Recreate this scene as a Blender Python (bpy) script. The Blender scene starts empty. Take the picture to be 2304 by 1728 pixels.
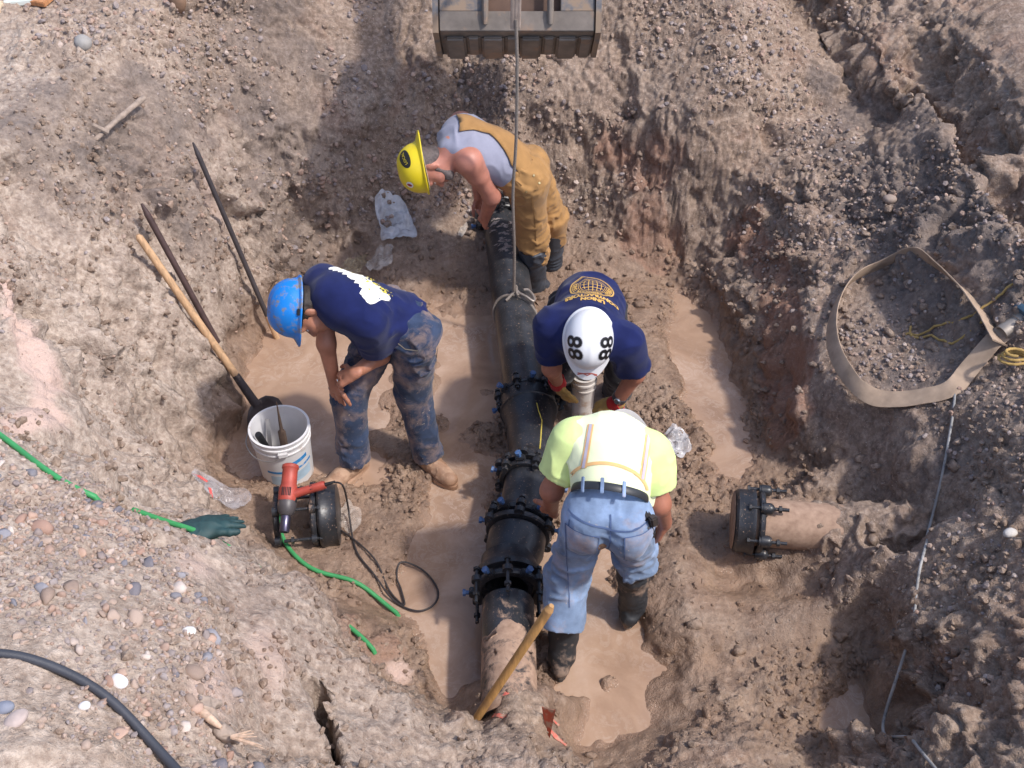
import bpy, bmesh, math, random
import numpy as np
from mathutils import Vector, Matrix
from mathutils.geometry import delaunay_2d_cdt
from mathutils.bvhtree import BVHTree

# ------------------------------------------------------------------ camera, sky, sun, exposure
scene = bpy.context.scene
col = scene.collection
cam_d = bpy.data.cameras.new('camera'); cam = bpy.data.objects.new('camera', cam_d); col.objects.link(cam)
cam.location = (0, 0, 4.23); cam.rotation_euler = (math.radians(90 - 43.1), 0, 0)
cam_d.sensor_width = 36; cam_d.lens = 37.97; cam_d.clip_start = 0.05; cam_d.clip_end = 400
scene.camera = cam
SUN = Vector((0.54, -0.23, 0.81)).normalized()
world = bpy.data.worlds.new('World'); scene.world = world; world.use_nodes = True
wn = world.node_tree.nodes; wn.clear()
sky = wn.new('ShaderNodeTexSky'); sky.sky_type = 'NISHITA'; sky.sun_disc = False
sky.sun_elevation = math.asin(SUN.z); sky.sun_rotation = math.atan2(SUN.x, SUN.y)
sky.air_density = 1.0; sky.dust_density = 7.0; sky.altitude = 1500
bg = wn.new('ShaderNodeBackground'); bg.inputs['Strength'].default_value = 0.15
wo = wn.new('ShaderNodeOutputWorld')
world.node_tree.links.new(sky.outputs[0], bg.inputs[0]); world.node_tree.links.new(bg.outputs[0], wo.inputs[0])
sun_d = bpy.data.lights.new('sun', 'SUN'); sun_d.energy = 2.0; sun_d.angle = math.radians(3.0); sun_d.color = (1.0, 0.955, 0.90)
sun = bpy.data.objects.new('sun', sun_d); col.objects.link(sun)
sun.rotation_euler = (-SUN).to_track_quat('-Z', 'Y').to_euler(); sun.location = (4, -1, 6)
scene.view_settings.view_transform = 'Standard'; scene.view_settings.look = 'None'
scene.view_settings.exposure = 0.8; scene.view_settings.gamma = 1.0

random.seed(7); rng = np.random.default_rng(7)

# ------------------------------------------------------------------ helpers: noise
def _hash(ix, iy, iz, s):
    h = (ix * 374761393 + iy * 668265263 + iz * 2147483647 + s * 1274126177) & 0xFFFFFFFF
    h = ((h ^ (h >> 13)) * 1274126177) & 0xFFFFFFFF
    return ((h ^ (h >> 16)) & 0xFFFF) / 65535.0
def noise3(p, s=0):                     # smooth value noise in -1..1
    f = np.floor(p); t = p - f; t = t * t * t * (t * (t * 6 - 15) + 10)
    i = f.astype(np.int64); x, y, z = i[..., 0], i[..., 1], i[..., 2]
    tx, ty, tz = t[..., 0], t[..., 1], t[..., 2]
    r = 0
    for dx in (0, 1):
        for dy in (0, 1):
            for dz in (0, 1):
                w = (tx if dx else 1 - tx) * (ty if dy else 1 - ty) * (tz if dz else 1 - tz)
                r = r + w * _hash(x + dx, y + dy, z + dz, s)
    return r * 2 - 1
def worley(p, s=0):                      # F1, F2 and a random value per cell
    f = np.floor(p).astype(np.int64); F1 = np.full(p.shape[:-1], 9.0, np.float32); F2 = F1.copy(); H = F1 * 0
    for dx in (-1, 0, 1):
        for dy in (-1, 0, 1):
            for dz in (-1, 0, 1):
                x, y, z = f[..., 0] + dx, f[..., 1] + dy, f[..., 2] + dz
                d = np.sqrt((x + _hash(x, y, z, s) - p[..., 0]) ** 2 + (y + _hash(x, y, z, s + 1) - p[..., 1]) ** 2 + (z + _hash(x, y, z, s + 2) - p[..., 2]) ** 2).astype(np.float32)
                m = d < F1; F2 = np.where(m, F1, np.minimum(F2, d)); H = np.where(m, _hash(x, y, z, s + 3), H); F1 = np.where(m, d, F1)
    return F1, F2, H
def fbm(p, s=0, o=3, g=0.5):
    r = 0; a = 1.0
    for k in range(o):
        r = r + a * noise3(p * (2.03 ** k) + 17.3 * k, s + k); a *= g
    return r

# ------------------------------------------------------------------ helpers: meshes and objects
def link(o, parent=None):
    col.objects.link(o)
    if parent is not None: o.parent = parent
    return o
def mesh_from(name, v, f, mat=None, parent=None, smooth=True):
    me = bpy.data.meshes.new(name)
    if isinstance(f, np.ndarray) and len(f):
        n, k = f.shape
        me.vertices.add(len(v)); me.vertices.foreach_set('co', np.asarray(v, np.float32).ravel())
        me.loops.add(n * k); me.loops.foreach_set('vertex_index', f.astype(np.int32).ravel())
        me.polygons.add(n); me.polygons.foreach_set('loop_start', np.arange(0, n * k, k, dtype=np.int32))
        me.update(calc_edges=True); me.validate()
    else:
        me.from_pydata([tuple(map(float, q)) for q in v], [], [tuple(map(int, q)) for q in f]); me.update()
    if len(me.polygons):
        me.polygons.foreach_set('use_smooth', np.full(len(me.polygons), smooth))
    if mat is not None: me.materials.append(mat)
    return link(bpy.data.objects.new(name, me), parent)
def empty(name, loc=(0, 0, 0)):
    o = bpy.data.objects.new(name, None); o.location = loc; o.empty_display_size = .1; return link(o)
def tag(o, label=None, cat=None, group=None, kind=None):
    if label: o['label'] = label
    if cat: o['category'] = cat
    if group: o['group'] = group
    if kind: o['kind'] = kind
    return o
def V(*a): return Vector(a[0] if len(a) == 1 else a)
def frame(d, ref=(0, 0, 1)):
    d = V(d).normalized(); ref = V(ref)
    if abs(d.dot(ref.normalized())) > .97: ref = V(1, 0, 0) if abs(d.x) < .9 else V(0, 1, 0)
    a = d.cross(ref).normalized(); b = a.cross(d).normalized()
    return a, b, d                       # side, up, along
class Geo:                               # collects shapes, build() links ONE mesh object
    def __init__(s): s.v = []; s.f = []
    def add(s, v, f):
        o = len(s.v); s.v += [tuple(q) for q in v]; s.f += [tuple(i + o for i in q) for q in f]; return s
    def box(s, c, size, M=None, bev=0.0):
        bm = bmesh.new(); bmesh.ops.create_cube(bm, size=1)
        bmesh.ops.scale(bm, vec=size, verts=bm.verts)
        if bev: bmesh.ops.bevel(bm, geom=bm.edges[:], offset=bev, segments=2, affect='EDGES')
        mt = Matrix.Translation(c) @ (M.to_4x4() if M else Matrix())
        bmesh.ops.transform(bm, matrix=mt, verts=bm.verts); bm.verts.index_update()
        s.add([v.co[:] for v in bm.verts], [[v.index for v in f.verts] for f in bm.faces]); bm.free(); return s
    def tube(s, pts, rad, seg=10, cap=True, closed=False, flat=None):
        pts = [V(p) for p in pts]; n = len(pts)
        if not hasattr(rad, '__len__'): rad = [rad] * n
        vs = []; fs = []; a = None
        for i, p in enumerate(pts):
            d = (pts[(i + 1) % n] - pts[i - 1]) if closed else (pts[min(i + 1, n - 1)] - pts[max(i - 1, 0)])
            d.normalize()
            if a is None: a, b, _ = frame(d, flat if flat else (0, 0, 1))
            else:
                a = (a - d * a.dot(d)).normalized(); b = a.cross(d).normalized()
            r = rad[i]; ra, rb = (r if hasattr(r, '__len__') else (r, r))
            for k in range(seg):
                t = 2 * math.pi * k / seg
                vs.append(p + a * (math.cos(t) * ra) + b * (math.sin(t) * rb))
        m = n if closed else n - 1
        for i in range(m):
            j = (i + 1) % n
            for k in range(seg):
                l = (k + 1) % seg
                fs.append((i * seg + k, i * seg + l, j * seg + l, j * seg + k))
        if cap and not closed:
            fs.append(tuple(range(seg))); fs.append(tuple(range((n - 1) * seg + seg - 1, (n - 1) * seg - 1, -1)))
        return s.add(vs, fs)
    def cyl(s, a, b, r, seg=16, r2=None): return s.tube([a, b], [r, r if r2 is None else r2], seg)
    def lathe(s, prof, o, axis, seg=32, ref=(0, 0, 1)):    # prof: (radius, along); closed when first = last
        a, b, d = frame(axis, ref); o = V(o); vs = []; fs = []
        n = len(prof)
        for r, h in prof:
            for k in range(seg):
                t = 2 * math.pi * k / seg
                vs.append(o + d * h + a * (math.cos(t) * r) + b * (math.sin(t) * r))
        for i in range(n - 1):
            for k in range(seg):
                l = (k + 1) % seg; fs.append((i * seg + k, i * seg + l, (i + 1) * seg + l, (i + 1) * seg + k))
        return s.add(vs, fs)
    def hexbolt(s, a, d, r, h): return s.tube([V(a), V(a) + V(d).normalized() * h], r, 6)
    def build(s, name, mat, parent=None, smooth=True, auto=True):
        o = mesh_from(name, s.v, s.f, mat, parent, smooth)
        bm = bmesh.new(); bm.from_mesh(o.data); bmesh.ops.recalc_face_normals(bm, faces=bm.faces[:])
        if smooth and auto:
            for e in bm.edges:
                if len(e.link_faces) == 2 and e.calc_face_angle(0) > math.radians(38): e.smooth = False
        bm.to_mesh(o.data); bm.free(); return o
def spline(pts, n=8):                    # Catmull-Rom through the points
    P = [V(p) for p in pts]; P = [P[0] * 2 - P[1]] + P + [P[-1] * 2 - P[-2]]; out = []
    for i in range(1, len(P) - 2):
        for k in range(n):
            t = k / n; a, b, c, d = P[i - 1:i + 3]
            out.append(.5 * ((2 * b) + (c - a) * t + (2 * a - 5 * b + 4 * c - d) * t * t + (3 * b - a - 3 * c + d) * t ** 3))
    out.append(P[-2]); return out

# ------------------------------------------------------------------ helpers: materials
def rgb(h):                              # sRGB 0-255 triple to linear
    return tuple(((c / 255 + .055) / 1.055) ** 2.4 if c / 255 > .04045 else c / 255 / 12.92 for c in h) + (1,)
class Mat:
    def __init__(s, name):
        s.m = bpy.data.materials.new(name); s.m.use_nodes = True; s.t = s.m.node_tree; s.n = s.t.nodes; s.l = s.t.links
        s.b = s.n['Principled BSDF']; s._co = None
    def new(s, t, **k):
        n = s.n.new(t)
        for a, b in k.items(): setattr(n, a, b)
        return n
    def co(s, obj=True):
        if s._co is None: s._co = s.new('ShaderNodeTexCoord').outputs['Object'] if obj else s.new('ShaderNodeNewGeometry').outputs['Position']
        return s._co
    def noise(s, scale, detail=4, rough=.55, vec=None, dist=0.0, out=0):
        n = s.new('ShaderNodeTexNoise'); n.inputs['Scale'].default_value = scale; n.inputs['Detail'].default_value = detail
        n.inputs['Roughness'].default_value = rough; n.inputs['Distortion'].default_value = dist
        s.l.new(vec if vec is not None else s.co(), n.inputs['Vector']); return n.outputs[out]
    def voro(s, scale, feature='F1', out='Distance', vec=None, rnd=1.0):
        n = s.new('ShaderNodeTexVoronoi', feature=feature); n.inputs['Scale'].default_value = scale
        n.inputs['Randomness'].default_value = rnd
        s.l.new(vec if vec is not None else s.co(), n.inputs['Vector']); return n.outputs[out]
    def ramp(s, fac, stops, interp='LINEAR'):
        n = s.new('ShaderNodeValToRGB'); n.color_ramp.interpolation = interp; e = n.color_ramp.elements
        while len(e) < len(stops): e.new(.5)
        for i, (p, c) in enumerate(stops):
            e[i].position = p; e[i].color = (c, c, c, 1) if not hasattr(c, '__len__') else (tuple(c) + (1,))[:4]
        s.l.new(fac, n.inputs[0]); return n.outputs[0]
    def mix(s, fac, a, b, mode='MIX'):
        n = s.new('ShaderNodeMix', data_type='RGBA', blend_type=mode)
        for i, q in ((0, fac), (6, a), (7, b)):
            if hasattr(q, 'node'): s.l.new(q, n.inputs[i])
            elif i == 0: n.inputs[0].default_value = q
            else: n.inputs[i].default_value = (tuple(q) + (1,))[:4]
        return n.outputs[2]
    def math(s, op, a, b=0.0, clamp=False):
        n = s.new('ShaderNodeMath', operation=op, use_clamp=clamp)
        for i, q in enumerate((a, b)):
            if hasattr(q, 'node'): s.l.new(q, n.inputs[i])
            else: n.inputs[i].default_value = q
        return n.outputs[0]
    def z(s):
        n = s.new('ShaderNodeSeparateXYZ'); s.l.new(s.new('ShaderNodeNewGeometry').outputs['Position'], n.inputs[0]); return n.outputs[2]
    def bump(s, h, strength=.5, dist=.01, nrm=None):
        n = s.new('ShaderNodeBump'); n.inputs['Strength'].default_value = strength; n.inputs['Distance'].default_value = dist
        s.l.new(h, n.inputs['Height'])
        if nrm is not None: s.l.new(nrm, n.inputs['Normal'])
        s.l.new(n.outputs[0], s.b.inputs['Normal']); return n.outputs[0]
    def set(s, **k):
        for a, q in k.items():
            i = s.b.inputs[a.replace('_', ' ')]
            if hasattr(q, 'node'): s.l.new(q, i)
            else: i.default_value = (tuple(q) + (1,))[:4] if hasattr(q, '__len__') else q
        return s
def plain(name, c, rough=.6, var=.25, scale=18, metal=0.0, bump=.0, bscale=80, dirt=None, dirt_amt=.5, dirt_scale=9, spec=.5):
    """paint / cloth / plastic with tonal variation, optional mud patches, fine relief"""
    m = Mat(name)
    lo = tuple(x * (1 - var) for x in c[:3]); hi = tuple(min(1, x * (1 + var)) for x in c[:3])
    colr = m.ramp(m.noise(scale, 5), [(.3, lo), (.7, hi)])
    r = rough
    if dirt is not None:
        mk = m.ramp(m.noise(dirt_scale, 7, .68), [(1 - dirt_amt - .06, 0), (1 - dirt_amt + .05, 1)])
        colr = m.mix(mk, colr, dirt)
        r = m.ramp(mk, [(0, rough), (1, .85)])
    m.set(Base_Color=colr, Roughness=r, Metallic=metal, Specular_IOR_Level=spec)
    if bump: m.bump(m.noise(bscale, 4), bump, .004)
    return m.m
MUD = rgb((150, 118, 98)); MUDL = rgb((178, 148, 128))

# ================================================================== THE GROUND (pit, banks, gravel shelf)
# break lines and spot heights surveyed in metres
LINES = [
 # left gravel shelf edge
 [(-1.945,2.625,1.620),(-1.733,2.528,1.580),(-1.375,2.350,1.500),(-1.197,2.298,1.420),(-1.050,2.204,1.360),(-0.944,2.018,1.400),(-0.838,1.797,1.430),(-0.802,1.585,1.480),(-0.771,1.400,1.520)],
 [(-1.040,2.293,1.200),(-0.952,2.138,1.220),(-0.843,1.919,1.240),(-0.807,1.701,1.280),(-0.770,1.499,1.330)],
 # lower ledge crest in front of the floor
 [(-0.907,2.376,1.100),(-0.767,2.465,0.950),(-0.708,2.354,0.930),(-0.617,2.143,0.950),(-0.524,1.976,0.900),(-0.327,1.968,0.800),(-0.162,1.981,0.600)],
 # foot of that ledge on the pit floor
 [(-1.223,3.309,0.120),(-0.995,3.129,0.120),(-0.814,2.731,0.300),(-0.656,2.488,0.320),(-0.482,2.438,0.150),(-0.282,2.327,0.120)],
 # foot of the left wall
 [(-1.405,3.582,0.140),(-1.545,3.974,0.050),(-1.494,4.345,0.020),(-1.482,4.735,0.020),(-1.445,5.019,0.030),(-1.328,5.225,0.080),(-1.206,5.471,0.180),(-1.184,5.585,0.240)],
 # left rim
 [(-2.489,4.082,1.660),(-2.363,4.413,1.650),(-2.271,4.880,1.660),(-2.144,5.406,1.650),(-1.864,6.011,1.640),(-1.632,6.455,1.620)],
 # corner crease left wall / back wall
 [(-1.283,5.527,0.420),(-1.301,5.764,0.860),(-1.298,6.162,1.200),(-1.302,6.520,1.450)],
 # right wall foot and crest
 [(0.982,5.496,0.060),(1.165,5.083,0.050),(1.278,4.351,0.050),(1.321,3.994,0.050),(1.525,3.731,0.070)],
 [(1.290,5.404,0.300),(1.407,4.720,0.280),(1.463,4.231,0.200),(1.528,3.777,0.140)],
 [(0.957,5.660,0.500),(1.308,5.630,0.620),(1.679,5.914,0.900),(1.766,5.296,0.740),(1.672,4.853,0.660),(1.569,4.507,0.610),(1.520,4.299,0.570),(1.465,4.008,0.510),(1.481,3.835,0.450),(1.712,3.701,0.340)],
 # upper right wall foot and crest
 [(1.953,6.868,1.050),(2.152,6.188,0.940),(2.257,5.895,0.920),(2.444,5.870,0.900),(2.449,5.539,0.900),(2.436,5.146,0.900),(2.471,4.612,0.920),(2.519,4.197,0.940),(2.562,3.665,1.000)],
 [(2.066,6.817,1.200),(2.193,6.121,1.220),(2.299,5.885,1.220),(2.414,5.733,1.240),(2.438,5.293,1.250),(2.405,4.866,1.250),(2.418,4.492,1.270),(2.424,4.241,1.280),(2.514,3.821,1.300)],
 [(2.234,6.898,1.350),(2.540,6.412,1.380),(2.693,5.755,1.400),(2.780,5.135,1.420)],
 # low wall bottom right: foot and crest
 [(1.743,3.240,0.100),(1.718,3.091,0.080),(1.598,2.711,0.080),(1.529,2.498,0.050),(1.527,2.292,0.030),(1.525,2.148,0.050)],
 [(1.657,3.135,0.500),(1.668,2.901,0.500),(1.636,2.588,0.440),(1.564,2.356,0.460),(1.494,2.112,0.500),(1.472,1.865,0.600)],
]
SPOTS = [
 (-1.146,1.178,1.950),(-1.309,1.555,1.850),(-1.531,2.054,1.700),(-1.192,1.819,1.680),(-0.986,1.524,1.680),(-0.993,1.245,1.820),(-0.861,1.349,1.620),(-1.380,2.050,1.640),(-1.114,2.034,1.500),
 (-0.736,1.811,1.200),(-0.812,1.975,1.260),(-0.652,1.592,1.150),(-0.447,1.659,1.020),(-0.166,1.773,0.780),(-0.801,2.232,1.100),
 (-1.873,4.451,1.050),(-1.735,5.173,1.120),(-2.080,3.473,1.520),(-1.975,3.657,1.300),(-1.798,3.549,0.850),(-1.669,3.564,0.500),(-1.557,3.424,0.360),(-1.575,3.035,0.800),(-1.745,2.800,1.300),(-1.875,3.003,1.320),(-1.825,3.264,1.200),(-1.669,2.911,1.050),(-1.277,3.029,0.500),(-1.321,2.816,0.850),
 (-1.543,4.971,0.550),(-1.552,4.306,0.500),(-1.667,3.957,0.620),
 (-2.657,5.290,1.680),(-2.575,5.811,1.700),(-3.0,6,1.75),(-2.4,7.5,1.8),(-3.2,4,1.75),(-3.2,2,1.95),(-2.3,1.3,2.1),(-2.6,3.2,1.72),
 (-1.013,5.525,0.140),(-0.751,5.701,0.300),(-0.891,5.817,0.500),(-0.606,5.835,0.420),(-0.318,5.957,0.340),(0.402,5.840,0.240),(0.657,5.657,0.260),(0.990,5.626,0.120),
 (-0.997,5.881,0.950),(-0.596,6.169,0.950),(-0.317,6.175,0.620),(-0.017,6.169,0.950),(0.560,6.060,0.850),(0.709,5.845,0.550),(1.087,5.791,1.000),(1.363,5.982,1.200),(1.299,5.577,0.420),(1.115,5.600,0.300),
 (-0.905,6.755,1.350),(-0.308,6.637,1.400),(0.564,6.637,1.400),(1.385,6.403,1.500),(-1.2,7.6,2.0),(.2,7.8,2.0),(1.4,7.6,2.0),(2.8,7.4,1.55),(3.4,5.2,1.5),(3.6,3.5,1.5),(2.9,1.5,1.8),
 (-0.308,5.412,0.080),(0.159,5.552,0.120),(0.386,5.339,0.100),(-0.571,4.971,0.070),(-0.521,4.185,0.070),(-0.741,3.841,0.070),(-0.948,3.579,0.080),(-0.560,3.378,0.070),(-0.437,2.890,0.070),(-0.258,3.860,0.050),(-0.233,3.114,0.050),(-0.216,2.606,0.060),
 (0.867,4.947,0.090),(0.853,4.315,0.120),(0.707,3.814,0.100),(0.816,3.501,0.100),(0.779,3.032,0.160),(0.790,2.633,0.200),(0.428,3.121,0.040),(0.498,2.613,0.050),(1.079,3.689,0.060),(0.971,3.243,0.060),(1.085,3.126,0.070),(1.294,3.115,0.120),(1.409,2.889,0.180),(1.252,2.651,0.100),(1.010,2.685,0.120),
 (1.296,3.594,0.080),(1.375,3.525,0.160),(1.379,3.312,0.340),(1.465,3.199,0.440),(1.595,3.199,0.520),(1.625,2.964,0.580),(1.567,3.057,0.400),(1.468,3.118,0.340),(1.648,3.121,0.200),(1.515,3.212,0.100),
 (-0.011,2.301,0.380),(-0.087,2.370,0.300),(0.140,2.370,0.300),(-0.134,2.281,0.200),(0.025,2.145,0.440),(0.163,2.184,0.300),(0.023,1.886,0.580),(0.277,2.280,0.090),(0.355,2.071,0.200),(0.658,2.304,0.160),(0.667,2.019,0.300),(0.881,2.019,0.300),(1.004,2.407,0.130),(1.251,2.102,0.140),(1.282,2.361,0.060),
 (2.027,5.590,0.900),(2.024,4.916,0.780),(1.976,4.195,0.720),(1.632,4.118,0.600),(1.614,3.932,0.580),(1.672,3.822,0.590),(1.743,3.726,0.620),(1.869,3.670,0.680),(1.984,3.633,0.740),(1.903,3.350,0.540),(2.014,3.077,0.600),(2.155,3.738,0.820),(2.205,3.299,0.950),(2.098,2.946,0.900),(1.812,2.689,0.620),(1.765,2.332,0.660),(1.966,2.518,0.850),(1.810,2.038,0.820),(1.696,1.737,0.850),(1.610,1.923,0.640),(1.598,2.189,0.600),(1.598,2.051,0.640),(1.687,2.049,0.740),
 (0,1.5,1.0),(0,.9,1.7),(.8,1.7,.5),(1.0,1.1,1.5),(1.7,1.5,1.0),(1.7,.9,1.7),(-.6,1.35,1.5),(-1.2,1.0,1.95),
 (-40,-40,2.2),(40,-40,2.2),(-40,40,2),(40,40,2),(0,-6,2.2),(0,16,2.1),(-10,4,1.9),(10,4,2.2),(-8,-6,2.2),(8,-6,2.2),(-6,14,2),(6,14,2.1)]
pts = []; edges = []
for L in LINES:
    b = len(pts); pts += L; edges += [(b + i, b + i + 1) for i in range(len(L) - 1)]
pts += SPOTS
cv, ce, cf, ov, oe, of = delaunay_2d_cdt([Vector(p[:2]) for p in pts], edges, [], 0, 1e-5)
zz = [float(np.mean([pts[i][2] for i in o])) if o else None for o in ov]
for i, q in enumerate(zz):
    if q is None:
        dd = [((pts[j][0] - cv[i].x) ** 2 + (pts[j][1] - cv[i].y) ** 2, pts[j][2]) for j in range(len(pts))]; dd.sort()
        w = [1 / (d + 1e-4) for d, _ in dd[:3]]; zz[i] = sum(a * d[1] for a, d in zip(w, dd)) / sum(w)
STEP = .0088
def axis(lo, hi, out):
    fine = np.arange(lo, hi, STEP); g = []; s = STEP; x = lo
    while x > -out: s *= 1.35; x -= s; g.append(x)
    h = []; s = STEP; x = fine[-1]
    while x < out: s *= 1.35; x += s; h.append(x)
    return np.concatenate([np.array(g[::-1]), fine, np.array(h)])
GX = axis(-2.75, 2.75, 38); GY = axis(1.25, 7.5, 38)
GX = np.clip(GX, -39.9, 39.9); GY = np.clip(GY, -39.9, 39.9)
XX, YY = np.meshgrid(GX, GY); ZZ = np.full(XX.shape, 2.0)
for f in cf:
    for t in range(1, len(f) - 1):
        a, b, c = f[0], f[t], f[t + 1]
        ax, ay = cv[a]; bx, by = cv[b]; cx, cy = cv[c]
        i0, i1 = np.searchsorted(GX, [min(ax, bx, cx), max(ax, bx, cx)]); j0, j1 = np.searchsorted(GY, [min(ay, by, cy), max(ay, by, cy)])
        i1 += 1; j1 += 1
        x = XX[j0:j1, i0:i1]; y = YY[j0:j1, i0:i1]
        den = (by - cy) * (ax - cx) + (cx - bx) * (ay - cy)
        if abs(den) < 1e-12 or x.size == 0: continue
        l1 = ((by - cy) * (x - cx) + (cx - bx) * (y - cy)) / den; l2 = ((cy - ay) * (x - cx) + (ax - cx) * (y - cy)) / den; l3 = 1 - l1 - l2
        m = (l1 >= -1e-6) & (l2 >= -1e-6) & (l3 >= -1e-6)
        ZZ[j0:j1, i0:i1][m] = (l1 * zz[a] + l2 * zz[b] + l3 * zz[c])[m]
def blur(A, r):
    for ax_ in (0, 1):
        p = np.pad(A, [(r + 1, r) if k == ax_ else (0, 0) for k in (0, 1)], mode='edge'); c = np.cumsum(p, axis=ax_)
        n = A.shape[ax_]
        A = (np.take(c, range(2 * r + 1, 2 * r + 1 + n), axis=ax_) - np.take(c, range(0, n), axis=ax_)) / (2 * r + 1)
    return A
for r in (3, 3, 2): ZZ = blur(ZZ, r)
# hollows that hold water, a mud crust around them: (x, y, rx, ry, depth)
def blob(x, y, rx, ry, rot=0.0, warp=.35, s=5):
    dx = XX - x; dy = YY - y; c, q = math.cos(rot), math.sin(rot)
    d = np.sqrt(((dx * c + dy * q) / rx) ** 2 + ((-dx * q + dy * c) / ry) ** 2)
    return 1 / (1 + np.exp(np.clip((d - 1 + warp * fbm(np.stack([XX, YY, XX * 0], -1) * 4.2, s)) * 7, -30, 30)))
PUD = [(-1.2,4.45,.46,.72,.22,.09),(-.28,4.72,.27,.52,.0,.085),(-.28,3.5,.17,.9,.03,.07),(-.2,2.65,.18,.4,.0,.06),
       (1.11,4.66,.17,.72,.0,.085),(.5,2.36,.40,.24,.2,.09),(1.33,3.12,.3,.16,.0,.055),(1.55,2.36,.2,.24,.3,.08),(.32,3.0,.26,.36,.0,.065),(-.5,2.98,.32,.18,.5,.06),(.45,2.75,.2,.2,0,.05)]
wet = np.zeros_like(ZZ)
for x, y, rx, ry, rot, dp in PUD:
    b_ = blob(x, y, rx, ry, rot); ZZ -= dp * b_; wet = np.maximum(wet, b_)
# trench crack in the near ledge
def groove(path, w, dp, s=3):
    global ZZ
    d = np.full(XX.shape, 9.0); wx = XX + .02 * fbm(np.stack([XX, YY, XX * 0], -1) * 14, s); wy = YY + .02 * fbm(np.stack([XX, YY, XX * 0 + 5], -1) * 14, s)
    for (a, b) in zip(path[:-1], path[1:]):
        ax, ay, bx, by = a[0], a[1], b[0], b[1]; L = (bx - ax) ** 2 + (by - ay) ** 2
        t = np.clip(((wx - ax) * (bx - ax) + (wy - ay) * (by - ay)) / L, 0, 1)
        d = np.minimum(d, np.hypot(wx - ax - t * (bx - ax), wy - ay - t * (by - ay)))
    ZZ = ZZ - dp * np.exp(-(d / w) ** 4)
groove([(-0.648,1.930,1.000),(-0.627,1.850,1.020),(-0.582,1.763,1.030),(-0.541,1.678,1.040),(-0.522,1.581,1.050)], .02, .22)
groove([(0.243,6.303,1.100),(-0.190,6.193,1.000)], .02, .03); groove([(1.213,5.387,0.550),(0.854,5.791,0.500),(0.605,6.036,0.550)], .025, .05)
groove([(1.609,5.537,1.200),(1.859,5.088,1.360),(1.987,4.944,1.380)], .03, .03)
# relief along the surface normal
gy, gx = np.gradient(ZZ); gx = gx / np.gradient(XX, axis=1); gy = gy / np.gradient(YY, axis=0)
nl = np.sqrt(gx ** 2 + gy ** 2 + 1); NX, NY, NZ = -gx / nl, -gy / nl, 1 / nl
P3 = np.stack([XX, YY, ZZ], -1)
steep = np.clip((1 - NZ) * 2.2, 0, 1); fl = np.clip((.30 - ZZ) / .22, 0, 1)
shelf = np.clip((ZZ - 1.35) / .1, 0, 1) * (XX < -.6) * np.clip((3.2 - YY) / .3, 0, 1)
right = np.clip((XX - 1.1) / .3, 0, 1)
big = fbm(P3 * 3.1, 11, 2) * .05
q = P3 + .05 * np.stack([noise3(P3 * 7, 21), noise3(P3 * 7, 22), noise3(P3 * 7, 23)], -1)
mid = np.abs(fbm(q * 5.5, 31, 3)) * .085 - .025               # rounded lumps with sharp creases
sml = np.abs(fbm(q * 15, 41, 3)) * .040 - .014
tiny = np.abs(fbm(P3 * 42, 45, 2)) * .017 - .006
fine = fbm(P3 * 75, 51, 2) * .005
rough_zone = np.clip(fbm(P3 * 1.7, 61, 2) * .7 + .75, .25, 1.25)
uppr = np.clip((XX - 1.65) / .25, 0, 1) * np.clip((YY - 3.0) / .5, 0, 1) * np.clip((ZZ - .8) / .2, 0, 1); backz = np.clip((YY - 5.4) / .3, 0, 1) * np.clip((XX + .5) / .3, 0, 1) * np.clip((1.7 - XX) / .3, 0, 1); leftw = np.clip((-1.1 - XX) / .3, 0, 1) * (1 - shelf)
amp = (1 - .5 * backz + .5 * uppr + .75 * leftw) * (.35 + .55 * steep) * (1 - .8 * fl) * (1 - .8 * shelf) * rough_zone
mudz = fl * (1 - wet) * np.clip(.35 + 1.1 * fbm(P3 * 2.4, 71, 2), 0, 1.1)
pits = np.clip(fbm(P3 * 4.3, 91, 2) - .62, 0, 1) * steep * .22          # dark pockets where stones fell out
w1, w2, wh = worley(q * 10 * np.array([1, 1, .8]), 131); v1, v2, vh = worley(P3 * 27, 141)
block = np.clip((w2 - w1) * 3, 0, 1) * (.35 + wh) * .030 - .016; crumb = np.clip((v2 - v1) * 3, 0, 1) * (.3 + vh) * .0125 - .006
stri = fbm(P3 * np.array([9, 9, 1.6]), 151, 2) * .015 * steep * (1 - backz)
cl = np.clip(fbm(P3 * 2.6, 161, 2) + .35, 0, 1)
disp = stri * (1 - fl) + block * amp * cl * 1.25 + crumb * np.clip(amp * 1.3 + mudz * .9 + .08, 0, 1.3) * (1 - wet * fl)
disp = disp + big * amp * 1.1 + mid * amp * .8 + sml * (amp * .7 + mudz * .75) + mid * mudz * .25 + wet * fl * fbm(P3 * 5.5, 171, 3) * .026 + (tiny + fine) * (1 - .75 * wet * fl) * np.clip(.45 * rough_zone + .8 * mudz + .25 * steep, .2, 1.3) - pits
far_ = np.clip(1 - np.maximum(np.abs(XX) - 3, np.abs(YY - 4) - 3.5) / 1.5, 0, 1); disp *= far_
PX = XX + NX * disp; PY = YY + NY * disp; PZ = ZZ + NZ * disp
def ground_z(x, y):                       # height of the finished ground at a spot
    i = min(max(int(np.searchsorted(GX, x)), 1), len(GX) - 1); j = min(max(int(np.searchsorted(GY, y)), 1), len(GY) - 1)
    return float(PZ[j - 1:j + 1, i - 1:i + 1].mean())
WATER_Z = .028

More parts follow.
